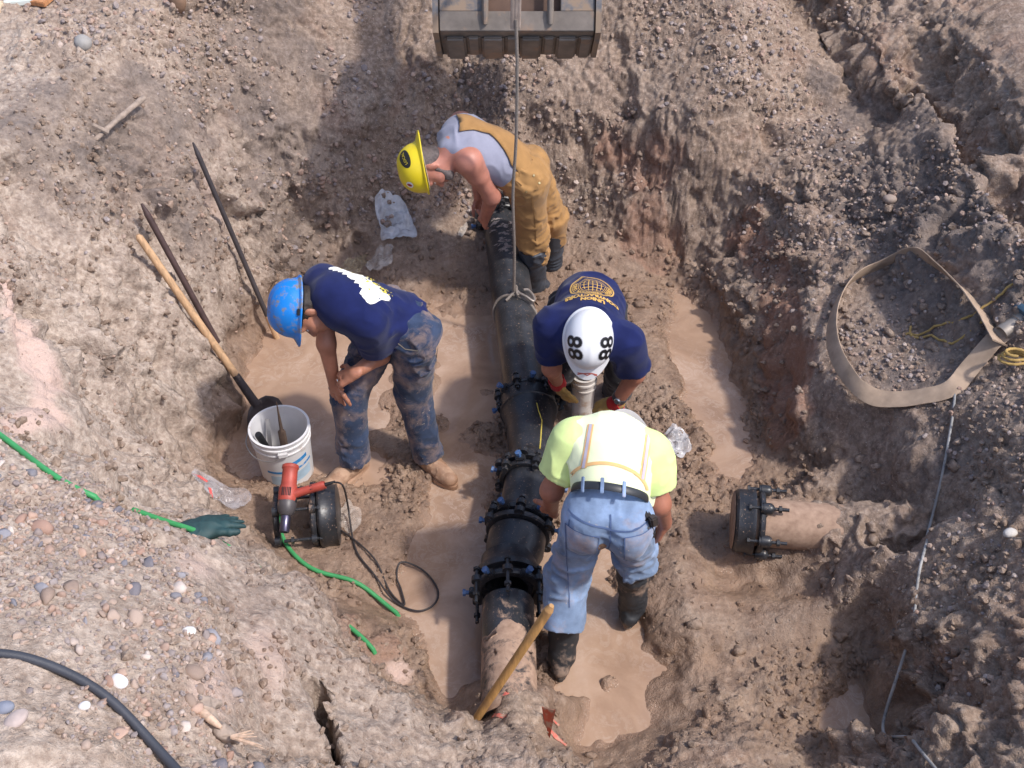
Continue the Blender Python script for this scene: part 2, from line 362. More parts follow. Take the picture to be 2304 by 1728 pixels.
def soil_material():
    m = Mat('excavated_soil'); pos = m.new('ShaderNodeNewGeometry').outputs['Position']; m._co = pos
    n1 = m.noise(1.1, 5, .6); n2 = m.noise(5.5, 6, .62, dist=.4); n3 = m.noise(38, 5, .65); n4 = m.noise(150, 3, .6)
    base = m.ramp(n2, [(.28, rgb((102, 86, 73))), (.48, rgb((141, 121, 104))), (.66, rgb((171, 152, 134)))])
    red = m.ramp(m.noise(1.7, 6, .6, dist=.8), [(.54, 0), (.68, 1)])
    base = m.mix(m.math('MULTIPLY', red, .55), base, rgb((146, 104, 82)))
    grey = m.ramp(m.noise(.8, 5, .6, dist=.3), [(.5, 0), (.68, 1)])
    base = m.mix(m.math('MULTIPLY', grey, .5), base, rgb((140, 126, 118)))
    base = m.mix(.5, base, m.ramp(n3, [(.3, rgb((80, 65, 57))), (.5, rgb((144, 123, 109))), (.72, rgb((202, 182, 168)))]))
    # pale grit
    v = m.voro(85, 'F1', 'Distance'); grit = m.math('MULTIPLY', m.ramp(v, [(.16, 1), (.26, 0)]), m.ramp(m.noise(26, 3), [(.52, 0), (.60, 1)]))
    base = m.mix(m.math('MULTIPLY', grit, .75), base, rgb((214, 200, 190)))
    # damp near the water table
    zn = m.math('ADD', m.z(), m.math('MULTIPLY', m.math('SUBTRACT', n2, .5), .35))
    damp = m.ramp(zn, [(.07, 1), (.32, 0)])
    base = m.mix(m.math('MULTIPLY', damp, .8), base, m.mix(m.ramp(m.noise(9, 5, .6), [(.35, 0), (.65, 1)]), rgb((112, 88, 72)), rgb((154, 127, 106))))
    ta = m.new('ShaderNodeAttribute', attribute_name='topsoil').outputs['Fac']; base = m.mix(m.math('MULTIPLY', ta, m.ramp(n2, [(.35, .9), (.7, .35)])), base, m.mix(n3, rgb((74, 66, 64)), rgb((136, 124, 118))))
    clay = m.new('ShaderNodeAttribute', attribute_name='clay').outputs['Fac']; base = m.mix(m.math('MULTIPLY', clay, m.ramp(n2, [(.35, .25), (.6, .65)])), base, rgb((148, 103, 82)))
    dry = m.new('ShaderNodeAttribute', attribute_name='dry').outputs['Fac']; base = m.mix(m.math('MULTIPLY', dry, m.ramp(n2, [(.3, .35), (.6, .85)])), base, m.mix(m.ramp(n3, [(.3, 0), (.7, 1)]), rgb((140, 122, 110)), rgb((206, 190, 176))))
    attr = m.new('ShaderNodeAttribute', attribute_name='smear'); base = m.mix(attr.outputs['Fac'], base, rgb((198, 172, 160)))
    slick = m.ramp(m.math('ADD', m.z(), m.math('MULTIPLY', m.math('SUBTRACT', n3, .5), .012)), [(.030, 1), (.062, 0)]); base = m.mix(m.math('MULTIPLY', slick, .85), base, rgb((158, 130, 110)))
    m.set(Base_Color=base, Roughness=m.math('SUBTRACT', m.ramp(damp, [(0, .95), (.6, .58), (1, .32)]), m.math('MULTIPLY', slick, .2)), Specular_IOR_Level=.4)
    h = m.math('ADD', m.math('MULTIPLY', n3, .7), m.math('MULTIPLY', n4, .35))
    h = m.math('ADD', h, m.math('MULTIPLY', grit, .25))
    m.bump(h, 1.0, .016)
    return m.m
SOIL = soil_material()
ny, nx = XX.shape
idx = np.arange(ny * nx).reshape(ny, nx)
quads = np.stack([idx[:-1, :-1], idx[:-1, 1:], idx[1:, 1:], idx[1:, :-1]], -1).reshape(-1, 4)
ground = mesh_from('ground', np.stack([PX, PY, PZ], -1).reshape(-1, 3), quads, SOIL)
tag(ground, kind='structure', label='excavated tan soil of the pit floor, walls and gravel bank')
# smooth scraped clay faces (a colour of the clay itself)
sm = np.zeros(XX.shape)
def along(path, w, s_=3):
    d = np.full(XX.shape, 9.0); k = .03 * fbm(np.stack([XX, YY, XX * 0], -1) * 9, s_)
    for (a, b) in zip(path[:-1], path[1:]):
        L = (b[0] - a[0]) ** 2 + (b[1] - a[1]) ** 2; t_ = np.clip(((XX - a[0]) * (b[0] - a[0]) + (YY - a[1]) * (b[1] - a[1])) / L, 0, 1)
        d = np.minimum(d, np.hypot(XX - a[0] - t_ * (b[0] - a[0]), YY - a[1] - t_ * (b[1] - a[1])))
    return 1 / (1 + np.exp(np.clip((d + k - w) * 160, -30, 30)))
sm = np.maximum(sm, along([(-2.075,3.508,1.320),(-1.952,3.324,1.300),(-1.865,3.151,1.280),(-1.840,2.998,1.300),(-1.835,2.814,1.360)], .045))
for (x, y, rx, ry, rot, a) in [(*(-0.486,2.541,0.200)[:2],.06,.05,.3,.9),(*(-0.864,1.691,1.400)[:2],.05,.2,.1,.6),(*(-1.046,2.202,1.300)[:2],.05,.12,.5,.6),(*(-0.797,1.954,1.240)[:2],.08,.16,.2,.45),(*(-1.677,5.053,0.900)[:2],.1,.12,.2,.45)]:
    sm = np.maximum(sm, a * blob(x, y, rx, ry, rot, .5, 9))
dr = np.clip((-.75 - XX) / .35, 0, 1) * np.clip((ZZ - .22) / .3, 0, 1) * np.clip((6.1 - YY) / .8, 0, 1)
dr = np.maximum(dr, .55 * np.clip((2.9 - YY) / .4, 0, 1) * np.clip((ZZ - .5) / .3, 0, 1) * (XX < .1))
at_ = ground.data.attributes.new('dry', 'FLOAT', 'POINT'); at_.data.foreach_set('value', dr.astype(np.float32).ravel())
cy = np.maximum(along([(1.391,5.429,0.420),(1.485,5.106,0.450),(1.513,4.714,0.420),(1.468,4.293,0.380),(1.447,3.953,0.300)], .085, 5), .9 * along([(0.597,5.954,0.600),(0.854,5.791,0.500),(0.998,5.736,0.450)], .05, 6)); cy = np.maximum(cy, .7 * along([(0.982,5.552,0.120),(0.778,5.641,0.200)], .1, 7)); cy = np.maximum(cy, .6 * along([(-0.669,2.500,0.300),(-0.766,2.660,0.300),(-0.613,2.633,0.200)], .12, 8))
at_ = ground.data.attributes.new('clay', 'FLOAT', 'POINT'); at_.data.foreach_set('value', cy.astype(np.float32).ravel())
ts = np.zeros(XX.shape)
for (x, y, rx, ry, rot, a) in [(-1.95,5.0,.3,.8,-.45,1.0),(-1.5,6.2,.35,.9,.1,.8),(2.2,4.6,.33,1.3,.05,1.0),(2.35,3.5,.3,.5,.2,.9)]: ts = np.maximum(ts, a * blob(x, y, rx, ry, rot, .6, 15))
dr = dr * (1 - .85 * ts); ground.data.attributes['dry'].data.foreach_set('value', dr.astype(np.float32).ravel())
at_ = ground.data.attributes.new('topsoil', 'FLOAT', 'POINT'); at_.data.foreach_set('value', ts.astype(np.float32).ravel())
at_ = ground.data.attributes.new('smear', 'FLOAT', 'POINT'); at_.data.foreach_set('value', sm.astype(np.float32).ravel())
def drop(x, y, lift=0.0): return V(x, y, ground_z(x, y) + lift)

def water_material():
    m = Mat('muddy_water'); m._co = m.new('ShaderNodeNewGeometry').outputs['Position']
    w = m.noise(2.2, 5, .6, dist=1.0); c = m.ramp(w, [(.34, rgb((146, 119, 100))), (.5, rgb((164, 136, 115))), (.66, rgb((178, 151, 131)))])
    foam = m.math('MULTIPLY', m.ramp(m.noise(11, 7, .72, dist=2.6), [(.50, 0), (.57, 1), (.60, .2), (.68, 0)]), m.ramp(m.noise(1.9, 3), [(.42, 0), (.58, 1)]))
    c = m.mix(m.math('MULTIPLY', foam, .32), c, rgb((200, 184, 172)))
    m.set(Base_Color=c, Roughness=.07, Specular_IOR_Level=.5, IOR=1.33)
    m.bump(m.math('ADD', m.noise(9, 2, .5, dist=.4), m.math('MULTIPLY', foam, .12)), .05, .01)
    return m.m
wx = np.linspace(-2.0, 2.1, 42); wy = np.linspace(1.9, 6.1, 42)
wv = [(x, y, WATER_Z) for y in wy for x in wx]
wf = np.array([(j * 42 + i, j * 42 + i + 1, (j + 1) * 42 + i + 1, (j + 1) * 42 + i) for j in range(41) for i in range(41)])
tag(mesh_from('water', np.array(wv), wf, water_material()), kind='structure', label='shallow muddy water lying in the pit floor')

# ------------------------------------------------------------------ stones and clods lying on the ground
def palette(name, rnd_out):
    m = Mat(name); r = m.new('ShaderNodeObjectInfo').outputs['Random'] if rnd_out == 'obj' else m.new('ShaderNodeNewGeometry').outputs['Random Per Island']
    c = m.ramp(r, [(0, rgb((150, 132, 120))), (.16, rgb((122, 124, 134))), (.3, rgb((176, 158, 146))), (.45, rgb((146, 148, 158))), (.58, rgb((188, 160, 144))), (.7, rgb((112, 112, 122))), (.82, rgb((164, 134, 120))), (.93, rgb((206, 196, 190)))], 'CONSTANT')
    if rnd_out != 'obj': c = m.mix(.5, c, rgb((160, 142, 130)))
    c = m.mix(.35, c, m.ramp(m.noise(60, 4), [(.3, rgb((110, 96, 88))), (.7, rgb((210, 196, 186)))]), 'OVERLAY')
    c = m.mix(m.ramp(m.noise(22, 5), [(.5, 0), (.75, .7)]), c, rgb((166, 144, 130)))
    m.set(Base_Color=c, Roughness=.75); m.bump(m.noise(120, 3), .3, .003); return m.m
STONE_O = palette('pebble_stone', 'obj'); STONE_I = palette('gravel_stone', 'isl')
bm = bmesh.new(); bmesh.ops.create_icosphere(bm, subdivisions=1, radius=1); ICO_V = np.array([v.co[:] for v in bm.verts]); ICO_F = np.array([[v.index for v in f.verts] for f in bm.faces]); bm.free()
bm = bmesh.new(); bmesh.ops.create_icosphere(bm, subdivisions=2, radius=1); IC2_V = np.array([v.co[:] for v in bm.verts]); IC2_F = np.array([[v.index for v in f.verts] for f in bm.faces]); bm.free()
def scatter(name, label, n, wgt, r0, r1, mat, s, power=2.6, flat=.7, sink=.25, hi=False, jit=.28):
    g = np.random.default_rng(s); w = (wgt * far_ * (np.abs(XX) < 2.7) * (YY > 1.3) * (YY < 7.4)).ravel(); w = w / w.sum()
    ii = g.choice(w.size, n, p=w); r = r0 + (r1 - r0) * g.random(n) ** power
    IV, IF = (IC2_V, IC2_F) if hi else (ICO_V, ICO_F)
    v = IV[None] * (1 + jit * (g.random((n, len(IV), 1)) - .5)) * np.stack([g.uniform(.8, 1.3, n), g.uniform(.7, 1.1, n), g.uniform(flat * .7, flat * 1.2, n)], -1)[:, None]
    a, b, c = g.uniform(0, 6.28, n), g.normal(0, .5, n), g.normal(0, .5, n)
    x, y, z = v[..., 0], v[..., 1], v[..., 2]
    y, z = y * np.cos(b)[:, None] - z * np.sin(b)[:, None], y * np.sin(b)[:, None] + z * np.cos(b)[:, None]
    x, z = x * np.cos(c)[:, None] - z * np.sin(c)[:, None], x * np.sin(c)[:, None] + z * np.cos(c)[:, None]
    x, y = x * np.cos(a)[:, None] - y * np.sin(a)[:, None], x * np.sin(a)[:, None] + y * np.cos(a)[:, None]
    o = np.stack([(PX + NX * 0).ravel()[ii] + g.normal(0, .004, n), PY.ravel()[ii] + g.normal(0, .004, n), PZ.ravel()[ii]], -1) + np.stack([NX.ravel()[ii], NY.ravel()[ii], NZ.ravel()[ii]], -1) * (r * (.5 - sink))[:, None]
    V_ = np.stack([x, y, z], -1) * r[:, None, None] + o[:, None]
    F_ = (IF[None] + (np.arange(n) * len(IV))[:, None, None]).reshape(-1, 3)
    ob = mesh_from(name, V_.reshape(-1, 3), F_, mat, None, hi); tag(ob, label, kind='stuff'); return ob
patch = np.clip(fbm(P3 * 2.2, 101, 2) + .45, .03, 1.3)
zone_floor = fl * (PZ > WATER_Z + .004) * (1 - wet)
scatter('gravel', 'fine loose gravel on the right bank', 6500, right * (ZZ > .4) * patch * (NZ > .5), .0025, .017, STONE_I, 201, 3.4)
scatter('gravel', 'loose stones in the far slope', 5200, (YY > 5.3) * (ZZ > .25) * patch * (XX < 1.6), .004, .024, STONE_I, 202, 3.0)
scatter('gravel', 'fine gravel between the pebbles of the near bank', 6000, shelf * patch * (YY < 3.1), .0025, .010, STONE_I, 203, 2.0)
scatter('gravel', 'half-buried small stones among the near bank pebbles', 1500, shelf * (.2 + patch) * (YY < 3.1), .006, .015, STONE_I, 208, 2.0, .6, .4, True, .5)
scatter('gravel', 'bits of stone in the left wall', 2600, (XX < -.9) * (ZZ > .15) * (1 - shelf) * patch, .003, .016, STONE_I, 204, 3.4)
scatter('soil_clods', 'crumbled clods of soil on walls and banks', 10000, (ZZ > .15) * (1 - .85 * shelf) * (.25 + steep) * patch, .0045, .022, SOIL, 205, 3.0, .8, .3, False, .6)
scatter('soil_clods', 'wet lumps of mud on the pit floor', 4200, zone_floor * (.08 + mudz) * (YY > 2) * (YY < 6), .0045, .019, SOIL, 206, 2.6, .65, .32, False, .6)
scatter('soil_clods', 'bigger clods fallen at the foot of the banks', 260, (ZZ > .05) * (ZZ < .9) * (NZ > .55) * (1 - shelf) * (.2 + right + (YY > 5)) * (PZ > WATER_Z), .014, .034, SOIL, 207, 2.2, .7, .35, True, .75)
# pebbles of the near gravel shelf, one by one
PEB = []
for k in range(14):
    g_ = np.random.default_rng(300 + k); v = IC2_V * np.array([g_.uniform(.95, 1.35), g_.uniform(.75, 1.0), g_.uniform(.5, .8)]); v = v * (1 + .20 * fbm(IC2_V * 1.1 + k * 9, 7, 2))[:, None]
    for _ in range(7 if k % 4 else 2):
        pn_ = g_.normal(size=3); pn_ /= np.linalg.norm(pn_); dd_ = v @ pn_; v = v - np.maximum(0, dd_ - g_.uniform(.5, .75) * dd_.max())[:, None] * pn_
    o = mesh_from('pebble', v, IC2_F, STONE_O); PEB.append(o.data); bpy.data.objects.remove(o)
rp_ = random.Random(12); cnt = 0
w_ = (shelf * (.3 + patch) * (GX[None] < -.45) * (YY < 3.0) * (YY > 1.35)).ravel(); w_ = w_ / w_.sum(); cand = np.random.default_rng(9).choice(w_.size, 300, p=w_)
for ci_ in cand:
    r_ = .011 + .020 * rp_.random() ** 2.0; o = bpy.data.objects.new('pebble', rp_.choice(PEB)); col.objects.link(o); o.parent = ground
    o.location = (PX.ravel()[ci_], PY.ravel()[ci_], PZ.ravel()[ci_] + r_ * .08); o.scale = (r_, r_, r_); o.rotation_euler = (rp_.gauss(0, .25), rp_.gauss(0, .25), rp_.uniform(0, 6.28))
def big_stone(label, p, sx, sy, sz, rz, c, s):
    v = IC2_V * (1 + .12 * fbm(IC2_V * 1.2 + s, s, 2))[:, None] * np.array([sx, sy, sz]); m = plain('stone_%d' % s, rgb(c), .7, .12, 40, bump=.3, bscale=120)
    bm = bmesh.new(); bm.free(); ca, sa = math.cos(rz), math.sin(rz); v = np.stack([v[:, 0] * ca - v[:, 1] * sa, v[:, 0] * sa + v[:, 1] * ca, v[:, 2]], -1)
    o = mesh_from('stone', v, IC2_F, m); o.location = (p[0], p[1], ground_z(p[0], p[1]) + sz * .45); o.modifiers.new('s', 'SUBSURF').levels = 1; o.modifiers['s'].render_levels = 1
    tag(o, label, 'stone')
big_stone('bright white oval stone just right of the thick black hose', (-1.038,1.546,1.750), .030, .021, .016, -.5, (226, 222, 222), 1)
big_stone('large flat pinkish-grey oval stone below the black hose', (-1.176,1.327,1.860), .034, .024, .016, .9, (172, 156, 150), 2)
big_stone('blue-grey angular stone touching the large flat oval stone', (-1.218,1.360,1.860), .026, .02, .016, .2, (124, 128, 142), 3)
big_stone('small round white stone below the black hose', (-1.071,1.424,1.800), .017, .014, .012, .2, (218, 214, 212), 4)
big_stone('white stone alone on the bare shelf edge soil', (-0.961,1.842,1.470), .024, .016, .014, .1, (224, 220, 216), 5)
big_stone('pale blocky stone on the right slope beside the grey cord', (1.994,2.751,0.900), .035, .022, .02, .3, (196, 190, 184), 6)
big_stone('rounded tan boulder in the upper right slope', (2.095,5.068,0.860), .045, .035, .03, .2, (160, 142, 130), 7)
big_stone('white pebble on the upper right slope', (1.956,4.991,0.820), .024, .017, .015, .2, (214, 200, 196), 8)
big_stone('grey boulder half buried in the far left slope near the rim', (-2.246,5.350,1.620), .05, .05, .045, .2, (150, 146, 142), 9)
big_stone('brown block lodged under the far left rim', (-1.887,5.937,1.550), .05, .04, .08, .2, (132, 104, 84), 10)

# ================================================================== BODIES AND CLOTH: smooth implicit solids, meshed as one surface
def C(a, b, ra, rb=None, k=.03, flat=None, s=1.0): return ('c', V(a), V(b), ra, ra if rb is None else rb, k, flat, s)
def T(a, b, ra, rb=None, k=.03, flat=None, s=1.0): return ('t', V(a), V(b), ra, ra if rb is None else rb, k, flat, s)
def E(c, axes, rad, k=.02, op='e'): return (op, V(c), [V(a).normalized() for a in axes], rad, k)
def solid(prims, vox=.007, pad=.03):
    lo = np.full(3, 1e9); hi = -lo
    for p in prims:
        if p[0] in 'ct':
            r = max(p[3], p[4]) + .01
            for q in (p[1], p[2]): lo = np.minimum(lo, np.array(q) - r); hi = np.maximum(hi, np.array(q) + r)
        elif p[0] == 'e':
            r = max(p[3]); lo = np.minimum(lo, np.array(p[1]) - r); hi = np.maximum(hi, np.array(p[1]) + r)
    lo -= pad; hi += pad
    n = np.ceil((hi - lo) / vox).astype(int) + 1
    F = np.full(n, 1.0, np.float32)
    ax = [lo[i] + vox * np.arange(n[i]) for i in range(3)]
    for p in prims:
        if p[0] in 'ct':
            _, a, b, ra, rb, k, flat, s = p; a = np.array(a); b = np.array(b); m = max(ra, rb) + k + .03
            l2 = np.minimum(a, b) - m; h2 = np.maximum(a, b) + m
        else:
            _, c, A, rad, k = p; c = np.array(c); m = max(rad) + k + .03; l2 = c - m; h2 = c + m
        i0 = np.clip(((l2 - lo) / vox).astype(int), 0, n); i1 = np.clip(((h2 - lo) / vox).astype(int) + 2, 0, n)
        sl = tuple(slice(i0[i], i1[i]) for i in range(3))
        if any(i1 <= i0): continue
        X = ax[0][sl[0]][:, None, None]; Y = ax[1][sl[1]][None, :, None]; Z = ax[2][sl[2]][None, None, :]
        if p[0] in 'ct':
            px, py, pz = X - a[0], Y - a[1], Z - a[2]; d = b - a; L2 = max(d @ d, 1e-9)
            if flat is not None:
                fn = np.array(V(flat).normalized()); fn = fn - d * (fn @ d) / L2; fn /= max(np.linalg.norm(fn), 1e-6)
                q = (px * fn[0] + py * fn[1] + pz * fn[2]) * (1 / s - 1); px, py, pz = px + q * fn[0], py + q * fn[1], pz + q * fn[2]
            t = (px * d[0] + py * d[1] + pz * d[2]) / L2; tc = np.clip(t, 0, 1)
            D_ = np.sqrt((px - tc * d[0]) ** 2 + (py - tc * d[1]) ** 2 + (pz - tc * d[2]) ** 2) - (ra + (rb - ra) * tc)
            if p[0] == 't':
                L = math.sqrt(L2); D_ = np.maximum(np.sqrt(np.maximum((px - t * d[0]) ** 2 + (py - t * d[1]) ** 2 + (pz - t * d[2]) ** 2, 0)) - (ra + (rb - ra) * tc), np.maximum(-t, t - 1) * L)
        else:
            qx, qy, qz = X - c[0], Y - c[1], Z - c[2]
            u = [(qx * A[i].x + qy * A[i].y + qz * A[i].z) for i in range(3)]
            k0 = np.sqrt(sum((u[i] / rad[i]) ** 2 for i in range(3))); k1 = np.sqrt(sum((u[i] / rad[i] ** 2) ** 2 for i in range(3)))
            D_ = k0 * (k0 - 1) / np.maximum(k1, 1e-6)
        f = F[sl]
        if p[0] == 's':                                   # carve away
            h = np.clip(.5 - .5 * (f + D_) / k, 0, 1); F[sl] = f * (1 - h) - D_ * h + k * h * (1 - h)
        else:
            h = np.clip(.5 + .5 * (D_ - f) / k, 0, 1); F[sl] = D_ * (1 - h) + f * h - k * h * (1 - h)
    # surface nets
    S = F < 0
    cell = np.zeros(n - 1, np.int16)
    for dx in (0, 1):
        for dy in (0, 1):
            for dz in (0, 1): cell += S[dx:n[0] - 1 + dx, dy:n[1] - 1 + dy, dz:n[2] - 1 + dz]
    act = (cell > 0) & (cell < 8); ci = np.argwhere(act); vid = -np.ones(n - 1, np.int64); vid[act] = np.arange(len(ci))
    acc = np.zeros((len(ci), 3)); cnt = np.zeros(len(ci))
    cor = [(a, b, c) for a in (0, 1) for b in (0, 1) for c in (0, 1)]
    for a in cor:
        for d in range(3):
            if a[d]: continue
            b = list(a); b[d] = 1
            fa = F[ci[:, 0] + a[0], ci[:, 1] + a[1], ci[:, 2] + a[2]]; fb = F[ci[:, 0] + b[0], ci[:, 1] + b[1], ci[:, 2] + b[2]]
            m = (fa < 0) != (fb < 0); t = np.where(m, fa / np.where(m, fa - fb, 1), 0)
            pt = np.array(a, float)[None] + 0 * acc; pt[:, d] += t
            acc[m] += pt[m]; cnt[m] += 1
    v = lo + vox * (ci + acc / np.maximum(cnt, 1)[:, None])
    quads = []
    for d in range(3):
        e, g = (d + 1) % 3, (d + 2) % 3
        A0 = np.take(S, range(n[d] - 1), axis=d); A1 = np.take(S, range(1, n[d]), axis=d)
        ch = np.argwhere(A0 != A1); ch = ch[(ch[:, e] > 0) & (ch[:, g] > 0) & (ch[:, e] < n[e] - 1) & (ch[:, g] < n[g] - 1)]
        s0 = S[ch[:, 0], ch[:, 1], ch[:, 2]]
        def vv(oe, og):
            q = ch.copy(); q[:, e] += oe; q[:, g] += og; return vid[q[:, 0], q[:, 1], q[:, 2]]
        Q = np.stack([vv(-1, -1), vv(0, -1), vv(0, 0), vv(-1, 0)], -1); Q[~s0] = Q[~s0][:, ::-1]; quads.append(Q)
    quads = np.concatenate(quads)
    # relax
    e = np.concatenate([quads[:, [0, 1]], quads[:, [1, 2]], quads[:, [2, 3]], quads[:, [3, 0]]])
    for _ in range(2):
        sm_ = np.zeros_like(v); c_ = np.zeros(len(v))
        np.add.at(sm_, e[:, 0], v[e[:, 1]]); np.add.at(c_, e[:, 0], 1); v = v * .5 + .5 * sm_ / np.maximum(c_, 1)[:, None]
    return v, quads
def normals(v, q):
    n = np.cross(v[q[:, 2]] - v[q[:, 0]], v[q[:, 3]] - v[q[:, 1]]); r = np.zeros_like(v)
    for i in range(4): np.add.at(r, q[:, i], n)
    return r / np.maximum(np.linalg.norm(r, axis=1), 1e-9)[:, None]
def cloth(v, q, amp=.006, scale=9, s=1, squash=(1, 1, 1), stretch_amp=.004):
    n = normals(v, q); w = v + .03 * np.stack([noise3(v * 9, s + 5), noise3(v * 9, s + 6), noise3(v * 9, s + 7)], -1)
    r = 1 - np.abs(fbm(w * scale * np.array(squash), s, 2)); g = fbm(v * 5, s + 20, 2)
    return v + n * ((r ** 2 - .5) * amp * 1.6 * np.clip(.7 + g, .25, 1.6) + g * stretch_amp)[:, None]
def body(name, prims, mat, parent, vox=.007, fold=None):
    v, q = solid(prims, vox)
    if fold: v = cloth(v, q, **fold)
    o = mesh_from(name, v, q, mat, parent)
    return o
def bvh_of(o):
    me = o.data; return BVHTree.FromPolygons([v.co for v in me.vertices], [p.vertices[:] for p in me.polygons])
def link(o, parent=None):                    # parts keep their world place under the thing's Empty
    col.objects.link(o)
    if parent is not None:
        o.parent = parent
        if parent.type == 'EMPTY': o.matrix_parent_inverse = Matrix.Translation(-parent.location)
    return o
def onto(name, v2, faces, org, ux, uy, tree, mat, parent, lift=.0015, reach=.25, sub=0):
    """lay a flat print (2-D outline mesh) onto a surface"""
    ux = V(ux).normalized(); uy = (V(uy) - ux * V(uy).dot(ux)).normalized(); nz = ux.cross(uy)
    bm = bmesh.new(); vs = [bm.verts.new((x, y, 0)) for x, y in v2]
    for f in faces:
        try: bm.faces.new([vs[i] for i in f])
        except ValueError: pass
    if sub:
        bmesh.ops.triangulate(bm, faces=bm.faces[:])
        for _ in range(5):
            le = [e for e in bm.edges if e.calc_length() > sub]
            if not le: break
            bmesh.ops.subdivide_edges(bm, edges=le, cuts=1); bmesh.ops.triangulate(bm, faces=bm.faces[:])
    for v in bm.verts:
        o = V(org) + ux * v.co.x + uy * v.co.y
        h = tree.ray_cast(o + nz * reach, -nz)
        if h[0] is None or (h[0] - o).length > reach * 1.4:
            h = tree.find_nearest(o)
        v.co = h[0] + (h[1] if h[1].dot(nz) > 0 else nz) * lift
    me = bpy.data.meshes.new(name); bm.to_mesh(me); bm.free(); me.materials.append(mat)
    for p in me.polygons: p.use_smooth = True
    return link(bpy.data.objects.new(name, me), parent)
def text2d(txt, size=1.0, bold=.0):
    cu = bpy.data.curves.new('t', 'FONT'); cu.body = txt; cu.size = size; cu.align_x = 'CENTER'; cu.align_y = 'CENTER'; cu.resolution_u = 3; cu.offset = bold; cu.fill_mode = 'FRONT'
    o = bpy.data.objects.new('t', cu); col.objects.link(o); bpy.context.view_layer.update()
    me = o.to_mesh(); v = [(q.co.x, q.co.y) for q in me.vertices]; f = [tuple(p.vertices) for p in me.polygons]
    o.to_mesh_clear(); bpy.data.objects.remove(o); bpy.data.curves.remove(cu); return v, f
def ring2d(r0, r1, n=40, sy=1.0, a0=0, a1=2 * math.pi):
    v = []; f = []
    for i in range(n + 1):
        t = a0 + (a1 - a0) * i / n
        v += [(math.cos(t) * r0, math.sin(t) * r0 * sy), (math.cos(t) * r1, math.sin(t) * r1 * sy)]
        if i: f.append((2 * i - 2, 2 * i - 1, 2 * i + 1, 2 * i))
    return v, f
def strip2d(pts, w):
    v = []; f = []; pts = [Vector(p) for p in pts]
    for i, p in enumerate(pts):
        d = (pts[min(i + 1, len(pts) - 1)] - pts[max(i - 1, 0)]).normalized(); n = Vector((-d.y, d.x)) * w / 2
        v += [tuple(p + n), tuple(p - n)]
        if i: f.append((2 * i - 2, 2 * i - 1, 2 * i + 1, 2 * i))
    return v, f

# materials for people
def skin_mat(name, c):
    m = Mat(name); k = m.ramp(m.noise(14, 5), [(.3, tuple(x * .78 for x in c[:3])), (.7, tuple(x * 1.12 for x in c[:3]))])
    k = m.mix(m.ramp(m.noise(7, 6, .65), [(.56, 0), (.68, .45)]), k, rgb((112, 82, 66)))
    m.set(Base_Color=k, Roughness=.5, Subsurface_Weight=.08, Subsurface_Scale=.01); m.b.inputs['Subsurface Radius'].default_value = (1, .35, .2)
    m.bump(m.noise(160, 3), .15, .002); return m.m
def denim(name, c, mud=.3, pale=None):
    m = Mat(name)
    k = m.ramp(m.noise(8, 6, .6), [(.3, tuple(x * .62 for x in c[:3])), (.52, c[:3]), (.74, tuple(min(1, x * 1.55) for x in c[:3]))])
    mk = m.ramp(m.noise(6.5, 8, .7, dist=.4), [(1 - mud - .12, 0), (1 - mud + .12, .68)]); k = m.mix(mk, k, MUDL)
    sp = m.math('MULTIPLY', m.ramp(m.noise(55, 4, .7), [(.64, 0), (.69, .8)]), m.ramp(m.noise(5, 2), [(.45, 0), (.6, 1)])); k = m.mix(sp, k, rgb((196, 178, 160)))
    m.set(Base_Color=k, Roughness=.9, Specular_IOR_Level=.15, Sheen_Weight=.15)
    m.bump(m.math('ADD', m.noise(28, 4), m.math('MULTIPLY', m.noise(420, 2), .3)), .3, .005); return m.m
def cotton(name, c, var=.22, dirt=None, amt=.15):
    m = Mat(name); k = m.ramp(m.noise(11, 5), [(.3, tuple(x * (1 - var) for x in c[:3])), (.7, tuple(min(1, x * (1 + var)) for x in c[:3]))])
    if dirt is not None: k = m.mix(m.ramp(m.noise(9, 7, .7), [(1 - amt - .1, 0), (1 - amt + .08, .8)]), k, dirt)
    m.set(Base_Color=k, Roughness=.92, Specular_IOR_Level=.12, Sheen_Weight=.12)
    m.bump(m.math('ADD', m.noise(24, 4), m.math('MULTIPLY', m.noise(500, 2), .25)), .28, .004); return m.m
NAVY = cotton('navy_cotton', rgb((28, 35, 78)))
SKIN_A = skin_mat('skin_tan', rgb((176, 120, 96))); SKIN_B = skin_mat('skin_sunburnt', rgb((182, 122, 104))); SKIN_C = skin_mat('skin_ruddy', rgb((170, 112, 90)))
RUBBER = plain('rubber_boot', rgb((44, 46, 50)), .55, .3, 12, dirt=rgb((138, 118, 104)), dirt_amt=.42, dirt_scale=8, bump=.2, bscale=60)
RUBBER2 = plain('rubber_boot_clean', rgb((58, 62, 70)), .5, .3, 12, dirt=rgb((140, 124, 112)), dirt_amt=.33, dirt_scale=10, bump=.2, bscale=60)
LEATHER = plain('muddy_leather', rgb((150, 116, 92)), .6, .2, 14, bump=.3, bscale=90, dirt=rgb((176, 144, 120)), dirt_amt=.5)
HAIR = plain('dark_hair', rgb((48, 38, 34)), .6, .3, 60, bump=.6, bscale=220)
HAIRG = plain('grey_hair', rgb((92, 82, 80)), .7, .35, 60, bump=.6, bscale=220)
BLACKPL = plain('black_plastic', rgb((26, 26, 28)), .5, .3)
EYEW = plain('eye_white', rgb((225, 220, 215)), .3, .05)

